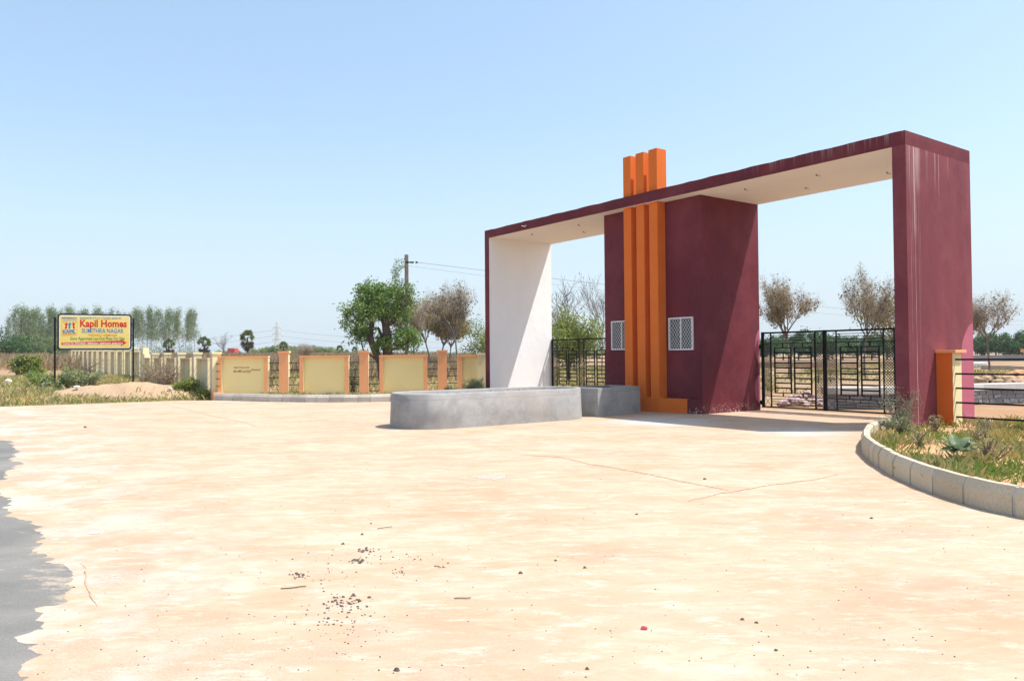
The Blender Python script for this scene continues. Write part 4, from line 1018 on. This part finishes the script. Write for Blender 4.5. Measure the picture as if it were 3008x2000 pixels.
for i, (px, Y, top, wx) in enumerate([(2225, 118, 985, 1.1), (2262, 105, 978, 1), (2300, 120, 968, 1.1), (2345, 112, 972, 1.1), (2392, 108, 958, 1.1), (2432, 118, 964, 1.1), (2475, 110, 972, 1.1), (2520, 116, 975, 1.1), (2560, 108, 970, 1), (2605, 112, 968, 1.1), (2645, 118, 965, 1.1),
                                      (2850, 112, 960, 1.1), (2890, 104, 968, 1), (2925, 110, 962, 1), (2968, 102, 958, 1.1), (3005, 108, 972, 1), (3045, 104, 965, 1.1)]):
    lb = 'dense dark tree in the line seen through the near opening' if px < 2700 else 'dense dark tree in the line beyond the railing'
    put_tree(D_[i % 4], px, Y, 'dense_tree', lb, top=top, H0=6.2, group=lb.replace('dense dark tree', 'dark trees'), wx=wx)
Dd = round_tree(230, 6.5, 'lf_dark', 4000, .6)
for px, Y, top, lb in ((8, 92, 958, 'dark bushy tree at the far left beside the eucalyptus grove'), (42, 96, 978, 'smaller dark tree under the first eucalyptus')):
    put_tree(Dd, px, Y, 'dense_tree', lb, top=top, H0=6.2, wx=1.05)
US = [round_tree(260 + i, 5.0, 'lf_euc', 3600, .62, .3, .13) for i in range(2)]
for i, (px, Y, top) in enumerate(((62, 134, 985), (84, 136, 975), (104, 133, 990), (122, 137, 978), (142, 134, 992), (160, 138, 985), (190, 140, 1000))):
    put_tree(US[i % 2], px, Y, 'undergrowth_bush', 'leafy undergrowth bush at the foot of the grove left of the signboard', top=top, H0=4.7, group='undergrowth bushes at the foot of the grove', wx=1.1, cat='bush')
# palms
def palm(seed, hh, dead=1.0, cr=1.3):
    rs = np.random.default_rng(seed); mb = MB(); p = Vector((0, 0, -.2))
    for i in range(6): q = p + Vector((rs.normal() * .04, rs.normal() * .04, (hh - cr * .9) / 6)); mb.tube(p, q, .26 - .012 * i, .25 - .012 * (i + 1), 7, caps=False); p = q
    def fans(n, lo, hi, R_, z):
        out = []
        for j in range(n):
            az = rs.uniform(0, 6.28); el = rs.uniform(lo, hi); d = np.array([math.cos(az) * math.cos(el), math.sin(az) * math.cos(el), math.sin(el)]); c = np.array(p) + np.array([0, 0, z - (rs.uniform(0, 1.1) if z < 0 else 0)]) + d * R_ * rs.uniform(.35, .6)
            sd_ = np.cross(d, [0, 0, 1]); sd_ = sd_ / (np.linalg.norm(sd_) + 1e-6); up_ = np.cross(sd_, d); rr_ = rs.uniform(-1.5, 1.5); sd_, up_ = sd_ * math.cos(rr_) + up_ * math.sin(rr_), up_ * math.cos(rr_) - sd_ * math.sin(rr_)
            for k in range(9):
                t = (k - 4) * .30; dd = d * math.cos(t) + sd_ * math.sin(t); L = R_ * .55 * rs.uniform(.8, 1.1); w_ = up_ * .05 + sd_ * .05
                e = c + dd * L + np.array([0, 0, -.12 * L]); m_ = c + dd * L * .5; out.append(np.array([c, m_ + w_ * 1.6, e, m_ - w_ * 1.6]))
        return np.array(out)
    parts = [('trunk', mb.mesh('trunk'), M['bark']), ('crown', quads_mesh('crown', fans(48, -.45, 1.5, cr, .25)), M['lf_palm'])]
    if dead: parts.append(('dead_fronds', quads_mesh('dead_fronds', fans(int(44 * dead), -1.5, -.35, cr, -.35)), M['lf_palmdead']))
    return Tree(parts)
Pa, Pb = palm(1, 7.0, 1.3, 1.75), palm(4, 5.0, .9, 1.5)
for T, px, Y, top, h0, lb in ((Pa, 727, 110, 958, 7.9, 'tall palm with a skirt of dead fronds above the front wall'), (Pb, 602, 110, 977, 5.8, 'palm leaning beside the open end of the eucalyptus grove'), (Pb, 494, 112, 985, 5.8, 'palm in front of the eucalyptus trunks behind the cream wall'), (Pb, 834, 130, 995, 5.8, 'small palm beside the distant pylon'), (Pb, 998, 135, 1008, 5.8, 'small palm left of the bushy green tree'), (Pb, 1042, 150, 1014, 5.8, 'smallest palm seen under the bushy green tree')):
    put_tree(T, px, Y, 'palmyra_palm', lb, top=top, H0=h0, cat='palm tree')
put_tree(bare(23, 8.0), 662, 125, 'bare_tree', 'broad leafless tree between the two palms', top=973, H0=8.0, wx=1.25)
put_tree(T_teak[2], 892, 70, 'young_tree', 'small dark leafy tree above the front wall', top=1003, H0=7.4, wx=1.3)
Bh = [round_tree(240 + i, 3.2, m_, 2400, .75, .3, .14) for i, m_ in enumerate(('lf_euc', 'lf_light', 'lf_shrub'))]
for i, (px, Y, top, wx) in enumerate([(700, 160, 1030, 1), (758, 150, 1019, 1.3), (775, 165, 1026, 1.3), (806, 140, 1016, 1.1), (820, 150, 1010, 1.5), (850, 140, 1014, 1.4), (925, 150, 1014, 1.5), (950, 160, 1020, 1.4), (968, 170, 1018, 1.5), (1012, 170, 1026, 1.5), (1060, 160, 1025, 1.4), (650, 150, 1027, 1.2), (1246, 190, 1030, 2), (1290, 220, 1033, 3), (1375, 230, 1033, 3), (1330, 240, 1034, 3), (1660, 150, 1026, 2), (1720, 170, 1028, 2), (1760, 160, 1020, 2)]):
    lb = 'low rounded bush on the horizon beyond the ' + ('front wall' if px < 1200 else 'dry trees' if px < 1500 else 'far gate opening')
    put_tree(Bh[i % 3], px, Y, 'bush', lb, top=top, H0=2.95, group=lb.replace('low rounded bush', 'bushes'), wx=wx, cat='bush')
# red roofed shed between palm and bare tree
tag(MB().prism([(0, 0), (1.25, 0), (1.25, 2), (0, 2)], 0, 2.3).build('shed', plain('red_sheet', (.55, .07, .04)), None, (X(668, 135), 135, hgt(X(668, 135), 135) - .3)), 'tiny red shed on the horizon between the palms', 'shed')

# utility pole with wires
Yp = 47.; xp = X(1196, Yp); zp = hgt(xp, Yp); pt = Zp(1196, 747, Yp) - zp
pole = empty('utility_pole', (xp, Yp, zp), 0, 'weathered utility pole rising behind the bushy green tree', 'utility pole')
MB().box((-.13, -.10, -.5), (.10, .10, pt)).build('pole_shaft', M['polemat'], pole, bevel=.03)
zi = Zp(1196, 771, Yp) - zp
MB().box((-.05, -.16, zi - .04), (.42, -.11, zi + .04)).build('cross_arm', M['black'], pole)
for x in (.38, .62): MB().tube((x - .07, -.13, zi - .0), (x + .07, -.13, zi - .0), .075, .045, 8).build('insulator', M['bark'], pole)
def wire(pts, r, label, name='power_line'):
    mb = MB()
    for i in range(len(pts) - 1): mb.tube(pts[i], pts[i + 1], r, n=4, caps=False)
    return tag(mb.build(name, M['greybark']), label, 'wire')
def span(A, B, sag, n=24): return [A.lerp(B, i / n) - Vector((0, 0, sag * 4 * (i / n) * (1 - i / n))) for i in range(n + 1)]
e2 = Vector((X(3120, 110), 110, Zp(3120, 945, 110)))
wire(span(Vector((xp + .62, Yp - .13, zp + zi)), e2, .7), .013, 'upper power line running from the utility pole behind the arch')
wire(span(Vector((xp + .1, Yp - .1, Zp(1205, 781, Yp))), e2 - Vector((0, 0, .55)), .95), .008, 'lower thinner power line from the utility pole')
# creeper hanging beside the pole
rs = np.random.default_rng(3); segs = []; pl = []
for j in range(7):
    p = Vector((-.12, -.1, zi - .1 + rs.uniform(-.2, .35))); d = Vector((-.55, rs.normal() * .2, .1))
    for i in range(16):
        d = (d + Vector((-.02, rs.normal() * .15, -.22)) + Vector(rs.normal(size=3)) * .16).normalized(); 
        if i > 4: d.x *= .5
        q = p + d * .14; segs.append((p, q, .010, .010, 3)); pl.append(tuple(q)); p = q
p0 = Vector((-.95, -.05, 5.0))
for j in range(4):
    p = Vector((-.75 + .1 * j, -.05, 4.6)); 
    for i in range(9): q = p + Vector((rs.normal() * .08 + .03, rs.normal() * .05, .2)); segs.append((p, q, .018, .016, 3)); p = q
P = np.repeat(np.array(pl), 4, axis=0) + rs.normal(size=(len(pl) * 4, 3)) * .09
cp_ = empty('creeper', (xp, Yp, zp), 0, 'thin green creeper dangling from the top of the utility pole', 'creeper')
link('stems', limb_mesh('stems', segs, .008), M['greybark'], cp_); link('leaves', quads_mesh('leaves', rot_leaves(P, len(P), .15, .05, .6, .7, rs)), M['lf_green'], cp_)

# distant pylon
def pylon(px, Y, top, label):
    x = X(px, Y); z0 = hgt(x, Y); hh = Zp(px, top, Y) - z0; t = empty('pylon', (x, Y, z0), .2, label, 'pylon'); mb = MB(); b = hh * .085; r = .14
    lv = [(0, b), (.25, b * .8), (.45, b * .62), (.58, b * .5), (.70, b * .42), (.83, b * .34), (1, .15)]
    for (f0, w0), (f1, w1) in zip(lv, lv[1:]):
        c0 = [(sx * w0, sy * w0, f0 * hh) for sx, sy in ((-1, -1), (1, -1), (1, 1), (-1, 1))]; c1 = [(sx * w1, sy * w1, f1 * hh) for sx, sy in ((-1, -1), (1, -1), (1, 1), (-1, 1))]
        for k in range(4): mb.tube(c0[k], c1[k], r, n=4, caps=False); mb.tube(c0[k], c1[(k + 1) % 4], r * .6, n=4, caps=False); mb.tube(c0[(k + 1) % 4], c1[k], r * .6, n=4, caps=False); mb.tube(c1[k], c1[(k + 1) % 4], r * .6, n=4, caps=False)
    mb.build('tower_frame', M['lightconc'], t); 
    for f in (.52, .68, .84):
        ar = MB(); w_ = hh * .105
        for s in (-1, 1): ar.tube((0, 0, f * hh + .5), (s * w_, 0, f * hh), r, n=4, caps=False); ar.tube((0, 0, f * hh), (s * w_, 0, f * hh), r, n=4, caps=False); ar.tube((s * w_, 0, f * hh), (s * w_, 0, f * hh - hh * .06), r * .8, n=4, caps=False)
        ar.build('cross_arm', M['lightconc'], t)
    return x, Y, z0, hh
x, Y, z0, hh = pylon(813, 330, 946, 'distant lattice pylon above the front wall')
for f, nm in ((.46, 'lowest'), (.62, 'middle'), (.78, 'highest')):
    for s, side in ((-1, 'left'), (1, 'right')):
        A = Vector((x + s * hh * .105, Y, z0 + f * hh)); B = Vector((x + s * 170, Y + 25, z0 + f * hh - 2)); wire(span(A, B, 5), .05, '%s of the faint cables running %s from the distant pylon' % (nm, side))

# ---------------------------------------------------------------- grass, weeds and shrubs
def blades(P, L, Wd_, lean, rs, curve=.25):
    n = len(P); az = rs.uniform(0, 6.283, n); ln = np.abs(rs.normal(size=n)) * lean; h = L * rs.uniform(.4, 1.2, n)
    d = np.stack([np.cos(az) * ln, np.sin(az) * ln, np.ones(n)], 1); d /= np.linalg.norm(d, axis=1)[:, None]
    s = np.stack([-np.sin(az + 1), np.cos(az + 1), np.zeros(n)], 1) * Wd_ * .5
    mid = P + d * h[:, None] * .55; tip = P + d * h[:, None] + np.stack([np.cos(az) * curve * h, np.sin(az) * curve * h, -.1 * h], 1)
    return np.stack([P - s, P + s, mid + s * .8, tip], 1)
def scatter(n, x0, x1, y0, y1, dens, zf, rs):
    out = []
    while len(out) < n:
        x, y = rs.uniform(x0, x1), rs.uniform(y0, y1)
        if rs.random() < dens(x, y): out.append((x, y, zf(x, y)))
    return np.array(out)
rs = np.random.default_rng(9)
def tuft(x, y, s, f=1.2, a=-.1, b=.35): return sm((fbm(x, y, s, 3, f) - a) / (b - a))
bed_ok = lambda x, y: in_poly(x, y, bedP)
def stuff(name, V, mat): o = link(name, quads_mesh(name, V), mat); o['kind'] = 'stuff'; return o
Pg = scatter(15000, 4.9, 14, 6.8, 18.5, lambda x, y: (bed_ok(x, y) and (y < 17 or x > 8.8)) * (.12 + .88 * tuft(x, y, 31)) * (1 if math.hypot(x, y) < 15 else .6), bedh, rs)
stuff('grass', blades(Pg, .13, .012, .6, rs), M['lf_grass'])
Pg = scatter(5000, 4.9, 12, 8.5, 18.5, lambda x, y: bed_ok(x, y) * tuft(x, y, 37, 1.0, 0, .4), bedh, rs)
stuff('dry_grass', blades(Pg, .20, .010, .5, rs), M['lf_dry'])
# left verge
def leftz(x, y): return hgt(x, y) + max(0, heap_h(x, y))
def ldens(x, y):
    s = (y - (29.6 + .62 * (x + 13) if x < -13 else 29.9)); k = sm(s / .6) * (1 if x < -11.6 else 0)
    rim = math.exp(-((s - .6) / .8) ** 2); hp = 0 if heap_h(x, y) > .1 else 1
    return k * max(rim * .9, hp * (.15 + .6 * tuft(x, y, 41, .5)))
Pg = scatter(26000, -30, -11.5, 26, 48, ldens, leftz, rs)
stuff('grass', blades(Pg[:13000], .16, .022, .5, rs), M['lf_grass']); stuff('dry_grass', blades(Pg[13000:], .28, .02, .5, rs), M['lf_dry'])
# dry field with brown scrub behind the walls and beyond the heap
def sden(x, y):
    wl = corner + dL * ((y - 30.3) / dL.y); return 1 if x > wl.x + 2.5 and y > 46 or y > 60 and x < wl.x - 1 else 0
Ps = scatter(60000, -80, -3, 44, 125, lambda x, y: sden(x, y) * (.25 + .75 * tuft(x, y, 51, .12)) * (1 if y > 48 or x < -12 else .5), hgt, rs)
stuff('brown_scrub', blades(Ps, 1.25, .045, .25, rs, .1), M['lf_scrub'])
Ps = scatter(12000, -14, 12, 31, 75, lambda x, y: (.2 + .8 * tuft(x, y, 55, .2)) * (0 if (x > 0 and y < 34) else 1), hgt, rs)
stuff('dry_grass', blades(Ps, .45, .05, .4, rs), M['lf_dry'])
Ps = scatter(9000, 8, 40, 30, 90, lambda x, y: tuft(x, y, 57, .25, 0, .3), hgt, rs)
stuff('dry_grass', blades(Ps, .3, .05, .4, rs), M['lf_dry'])
Ps = scatter(1500, -11, -1.2, 28.0, 29.4, lambda x, y: in_poly(x, y, vergeP) * tuft(x, y, 58, 1.5), lambda x, y: .13, rs)
stuff('dry_grass', blades(Ps, .22, .014, .5, rs), M['lf_dry'])

def shrub(name, loc, w_, h_, seed, leaf, label, per=10, L=.09, Wl=.035, stems=14, stemlv=2, sticks=0, cat='bush', bark='greybark'):
    rs = np.random.default_rng(seed); segs = []; tips = []
    for j in range(stems):
        az = rs.uniform(0, 6.28); p = Vector((rs.normal() * .1 * w_, rs.normal() * .1 * w_, -.05)); d = Vector((math.cos(az) * rs.uniform(.1, 1) * w_ / h_ * .9, math.sin(az) * rs.uniform(.1, 1) * w_ / h_ * .9, 1)).normalized(); L_ = h_ * rs.uniform(.55, 1.0)
        for i in range(6):
            d = (d + Vector(rs.normal(size=3)) * .16).normalized(); q = p + d * L_ / 6; segs.append((p, q, .014 * (1 - i / 8) * (1 + h_ * .3), .012 * (1 - i / 8) * (1 + h_ * .3), 2))
            if i > 0:
                tips.append((q, d))
                for k in range(2): e = q + (d + Vector(rs.normal(size=3)) * .7).normalized() * h_ * .16; segs.append((q, e, .006, .003, 3)); tips.append((e, d))
            p = q
    t = empty(name, loc, 0, label, cat); link('stems', limb_mesh('stems', segs, .003), M[bark], t)
    P = tip_points(tips, per, .05 * max(w_, h_), rs)
    if per: link('leaves', quads_mesh('leaves', rot_leaves(P, len(P), L, Wl, .1, .8, rs)), M[leaf], t)
    return t
def at(px, Y, dz=0): x = X(px, Y); return (x, Y, leftz(x, Y) + dz)
shrub('bush', at(235, 33.5), 1.3, 1.0, 3, 'lf_shrub', 'green and brown bush between the signboard posts', 9, .09, .05, 22)
shrub('bush', at(196, 33.6), .8, .9, 4, 'lf_grass', 'leafy weed bush against the left sign post', 9, .09, .04, 14)
shrub('dry_bush', at(255, 35), 1.7, 1.7, 6, 'lf_scrub', 'bare branched bush reaching up in front of the long wall under the sign', 1, .05, .02, 9, bark='greybark')
shrub('bush', at(120, 34.5), 1.2, .85, 7, 'lf_grass', 'green weed bush left of the signboard', 8, .1, .05, 16)
shrub('bush', at(150, 33.2), .8, .55, 17, 'lf_shrub', 'small green weed clump at the foot of the left sign post', 8, .08, .04, 12)
shrub('bush', at(82, 50), 1.3, 1.3, 8, 'lf_light', 'bright green shrub left of the long wall', 16, .2, .09, 26)
shrub('dry_bush', at(470, 33.8), .8, 1.5, 9, 'lf_scrub', 'tall brown weed clump before the low cream wall', 5, .06, .03, 16)
shrub('dry_bush', at(500, 32.6), .6, 1.2, 10, 'lf_scrub', 'dark brown weed clump nearest the wall corner', 6, .06, .03, 16)
shrub('dry_bush', at(430, 35.5), .8, 1.1, 12, 'lf_scrub', 'brown weeds beside the right sign post', 5, .06, .03, 14)
shrub('bush', at(545, 31.6), 1.3, .5, 11, 'lf_light', 'low green weeds at the corner of the boundary wall', 12, .09, .04, 20)
shrub('bush', at(600, 30.6), .9, .45, 18, 'lf_light', 'low green weeds touching the end of the curved kerb', 12, .09, .04, 14)
shrub('dry_bush', (X(778, 31.4), 31.4, .1), .5, 1.1, 13, 'lf_scrub', 'tangled dry bush behind the first gap of the front wall', 3, .06, .03, 18, bark='bark')
shrub('dry_bush', (X(1036, 31.9), 31.9, .1), .5, 1.5, 14, 'lf_shrub', 'tangled vine bush behind the gap in the front wall', 3, .07, .03, 18, bark='bark')
shrub('bush', (X(1395, 27.9), 27.9, .1), .75, .75, 15, 'lf_shrub', 'grey green bush at the foot of the far pillar', 18, .06, .015, 26)
shrub('bush', (X(1322, 28.4), 28.4, .1), .5, .45, 16, 'lf_shrub', 'small grey green bush left of the one at the far pillar', 14, .06, .015, 16)
p_ = G(.55, -.55); shrub('bush', (7.35, 14.75, .05), .42, .48, 21, 'lf_shrub', 'fine leaved weed growing against the foot of the tall pillar', 9, .035, .012, 26)
p_ = G(.5, .1); shrub('bush', (7.75, 15.5, .05), .35, .85, 22, 'lf_shrub', 'tall flowering weed at the front corner of the tall pillar', 5, .04, .014, 12)
shrub('bush', (7.9, 10.8, .06), .7, .30, 23, 'lf_grass', 'leafy weed patch right of the broad leaved plant', 12, .07, .03, 26)
shrub('dry_bush', (7.2, 9.9, .06), .6, .25, 24, 'lf_scrub', 'brown withered weeds at the right frame edge in the bed', 10, .05, .025, 30)
for i, (x, y) in enumerate(((8.3, 15.2), (8.9, 14.6), (9.3, 13.2), (6.6, 12.6), (8.0, 13.2), (6.9, 11.2))):
    shrub('seeding_grass', (x, y, .05), .22, .38, 30 + i, 'lf_dry', ['seeding grass clump before the orange post', 'seeding grass clump below the railing beam', 'dry seed stalks at the right of the bed', 'dry grass stalks close to the kerb bend', 'dry stalks in the middle of the bed', 'dry stalks beside the broad leaved plant'][i], 3, .035, .012, 14, cat='grass clump')
# broad leaved plant
bp = empty('broad_leaved_plant', (6.3, 11.0, .06), 0, 'broad leaved grey green plant growing in the bed behind the kerb', 'plant'); bp.scale = (.82, .82, .95)
for i, (az, el, L) in enumerate(((2.9, .55, .34), (2.5, .9, .30), (.2, .75, .36), (-.1, .35, .46), (.5, .4, .40), (3.4, .2, .34), (1.4, 1.1, .30), (-1.4, .3, .30), (-.6, .15, .34), (4.0, .1, .30), (1.0, .7, .30), (-2.2, .6, .26))):
    vs = []; fs = []; nn = 7; wv = .24 * L / .34 * .8
    for k in range(nn + 1):
        f = k / nn; wd_ = wv * math.sin(math.pi * min(1, f * .93 + .04)) ** .7; e = el - .8 * f * f; x_, z_ = f * L * math.cos(el * (1 - .3 * f)), f * L * math.sin(el) - .12 * f * f * L + .10
        for s in (-1, -.5, 0, .5, 1): vs.append((x_, s * wd_ * .5, z_ + abs(s) * wd_ * .22 + .01 * math.sin(9 * f + i)))
    for k in range(nn):
        for j in range(4): fs.append((k * 5 + j, k * 5 + j + 1, (k + 1) * 5 + j + 1, (k + 1) * 5 + j))
    me = bpy.data.meshes.new('leaf'); me.from_pydata(vs, [], fs); me.polygons.foreach_set('use_smooth', [True] * len(fs)); link('leaf', me, M['lf_big'], bp, (0, 0, .05), az)
MB().tube((0, 0, -.05), (0, 0, .17), .022, .015, 6).build('stem', M['palebark'], bp)

# litter: stones, twigs, paper
dk = mottled('dark_grit', (.07, .055, .05), (.17, .14, .12), 20)
def lump_mesh(s, seed):
    r = random.Random(seed); bm = bmesh.new(); bmesh.ops.create_icosphere(bm, subdivisions=1, radius=s)
    for v in bm.verts: v.co = Vector((v.co.x * r.uniform(.8, 1.3), v.co.y * r.uniform(.7, 1.1), v.co.z * r.uniform(.4, .8)))
    me = bpy.data.meshes.new('grit'); bm.to_mesh(me); bm.free(); return me
def grit(name, centers, mat):
    vs = []; fs = []
    for (x, y, s) in centers:
        b = len(vs); k = 6
        for j in range(k): t = 6.283 * j / k; q = s * rnd.uniform(.7, 1.2); vs.append((x + q * math.cos(t), y + q * .8 * math.sin(t), .0)); 
        for j in range(k): t = 6.283 * j / k + .4; q = s * rnd.uniform(.3, .7); vs.append((x + q * math.cos(t), y + q * .8 * math.sin(t), s * rnd.uniform(.5, .9)))
        for j in range(k): fs.append((b + j, b + (j + 1) % k, b + k + (j + 1) % k, b + k + j))
        fs.append(tuple(b + k + j for j in range(k)))
    me = bpy.data.meshes.new(name); me.from_pydata(vs, [], fs); o = link(name, me, mat); o['kind'] = 'stuff'
C = []
def clump(px, py, n, sx, sy, s0, s1):
    for k in range(n): x, y = gp(px + rnd.gauss(0, sx), py + rnd.gauss(0, sy)); C.append((x, y, rnd.uniform(s0, s1)))
clump(1010, 1770, 60, 42, 17, .004, .015); clump(990, 1800, 40, 45, 30, .004, .010); clump(1075, 1616, 22, 14, 4, .006, .016); clump(1052, 1648, 22, 14, 5, .006, .016); clump(1120, 1640, 40, 100, 18, .004, .011)
clump(880, 1692, 22, 12, 5, .005, .014); clump(950, 1690, 30, 70, 14, .003, .008); clump(1170, 1680, 16, 12, 6, .004, .010); clump(1000, 1850, 50, 90, 40, .003, .008); clump(1290, 1665, 14, 14, 2, .004, .010)
for k in range(420):
    px, py = rnd.uniform(100, 3000), 1200 + 800 * rnd.random() ** .7; x, y = gp(px, py)
    if in_poly(x, y, pave_poly): C.append((x, y, rnd.uniform(.002, .0055) * (1 + .06 * y)))
grit('grit', C, dk)
C = [(*gp(px, py), s) for px, py, s in ((1166, 1969, .02), (2560, 1523, .022), (1870, 1511, .018), (2070, 1408, .026), (1718, 1668, .018), (1632, 1647, .014), (2180, 1820, .015), (2222, 1829, .014), (1007, 1598, .02), (1064, 1570, .018), (250, 1256, .05), (1090, 1538, .014), (1530, 1684, .02), (2280, 1910, .014), (1725, 1965, .014))]
grit('pebbles', C, dk)
for (px, py, a, L, lb) in ((862, 1727, .25, .17, 'brown twig on the paving near the dark grit'), (1130, 1552, .35, .14, 'short twig above the dark grit patches'), (1358, 1760, -.2, .11, 'pale twig right of the dark grit patches')):
    x, y = gp(px, py); mb = MB(); p = Vector((-L / 2, 0, .006))
    for k in range(4): q = p + Vector((L / 4, rnd.uniform(-.008, .008), rnd.uniform(-.001, .003))); mb.tube(p, q, .0035, n=5); p = q
    tag(mb.build('twig', M['bark'], None, (x, y, 0), a), lb, 'twig')
sc_m = plain('red_scrap', (.35, .03, .05)); wh_m = plain('white_scrap', (.75, .75, .75))
x, y = gp(1891, 1848); tag(MB().add([(-.02, -.01, .004), (.02, -.014, .006), (.024, .012, .01), (-.012, .016, .012), (0, .004, .02)], [(0, 1, 4), (1, 2, 4), (2, 3, 4), (3, 0, 4)]).build('wrapper', sc_m, None, (x, y, 0)), 'small crumpled red wrapper on the paving', 'wrapper')
x, y = gp(275, 1566); tag(MB().add([(-.05, -.02, .004), (.05, -.024, .006), (.06, .02, .01), (-.04, .03, .012), (0, .004, .02)], [(0, 1, 4), (1, 2, 4), (2, 3, 4), (3, 0, 4)]).build('paper_scrap', wh_m, None, (x, y, 0)), 'white paper scrap on the paving near the road edge', 'paper')
for px, Y, s, lb in ((499, 30.9, .11, 'white plastic scrap in the weeds at the wall corner'), (225, 31.0, .13, 'white plastic scrap on the dirt heap slope'), (134, 33.6, .16, 'pale bag caught in the weeds left of the sign'), (26, 38, .18, 'pale bag lying in the dry grass at far left')):
    x_, y_, z_ = at(px, Y); me = lump_mesh(s, px); tag(link('plastic_bag', me, wh_m, None, (x_, y_, z_ + .05 + s * .3)), lb, 'plastic bag')

# ---------------------------------------------------------------- haze
hz = MB().box((-420, -60, -1.2), (420, 620, 45)).mesh('haze')
hm = bpy.data.materials.new('haze_air'); hm.use_nodes = True; ht = hm.node_tree; ht.nodes.remove(ht.nodes['Principled BSDF'])
pv = ht.nodes.new('ShaderNodeVolumePrincipled'); pv.inputs['Density'].default_value = .00032; pv.inputs['Color'].default_value = (.92, .95, 1, 1)
ht.links.new(pv.outputs[0], ht.nodes['Material Output'].inputs['Volume'])
HAZE = True
if HAZE: tag(link('haze', hz, hm), kind='stuff')
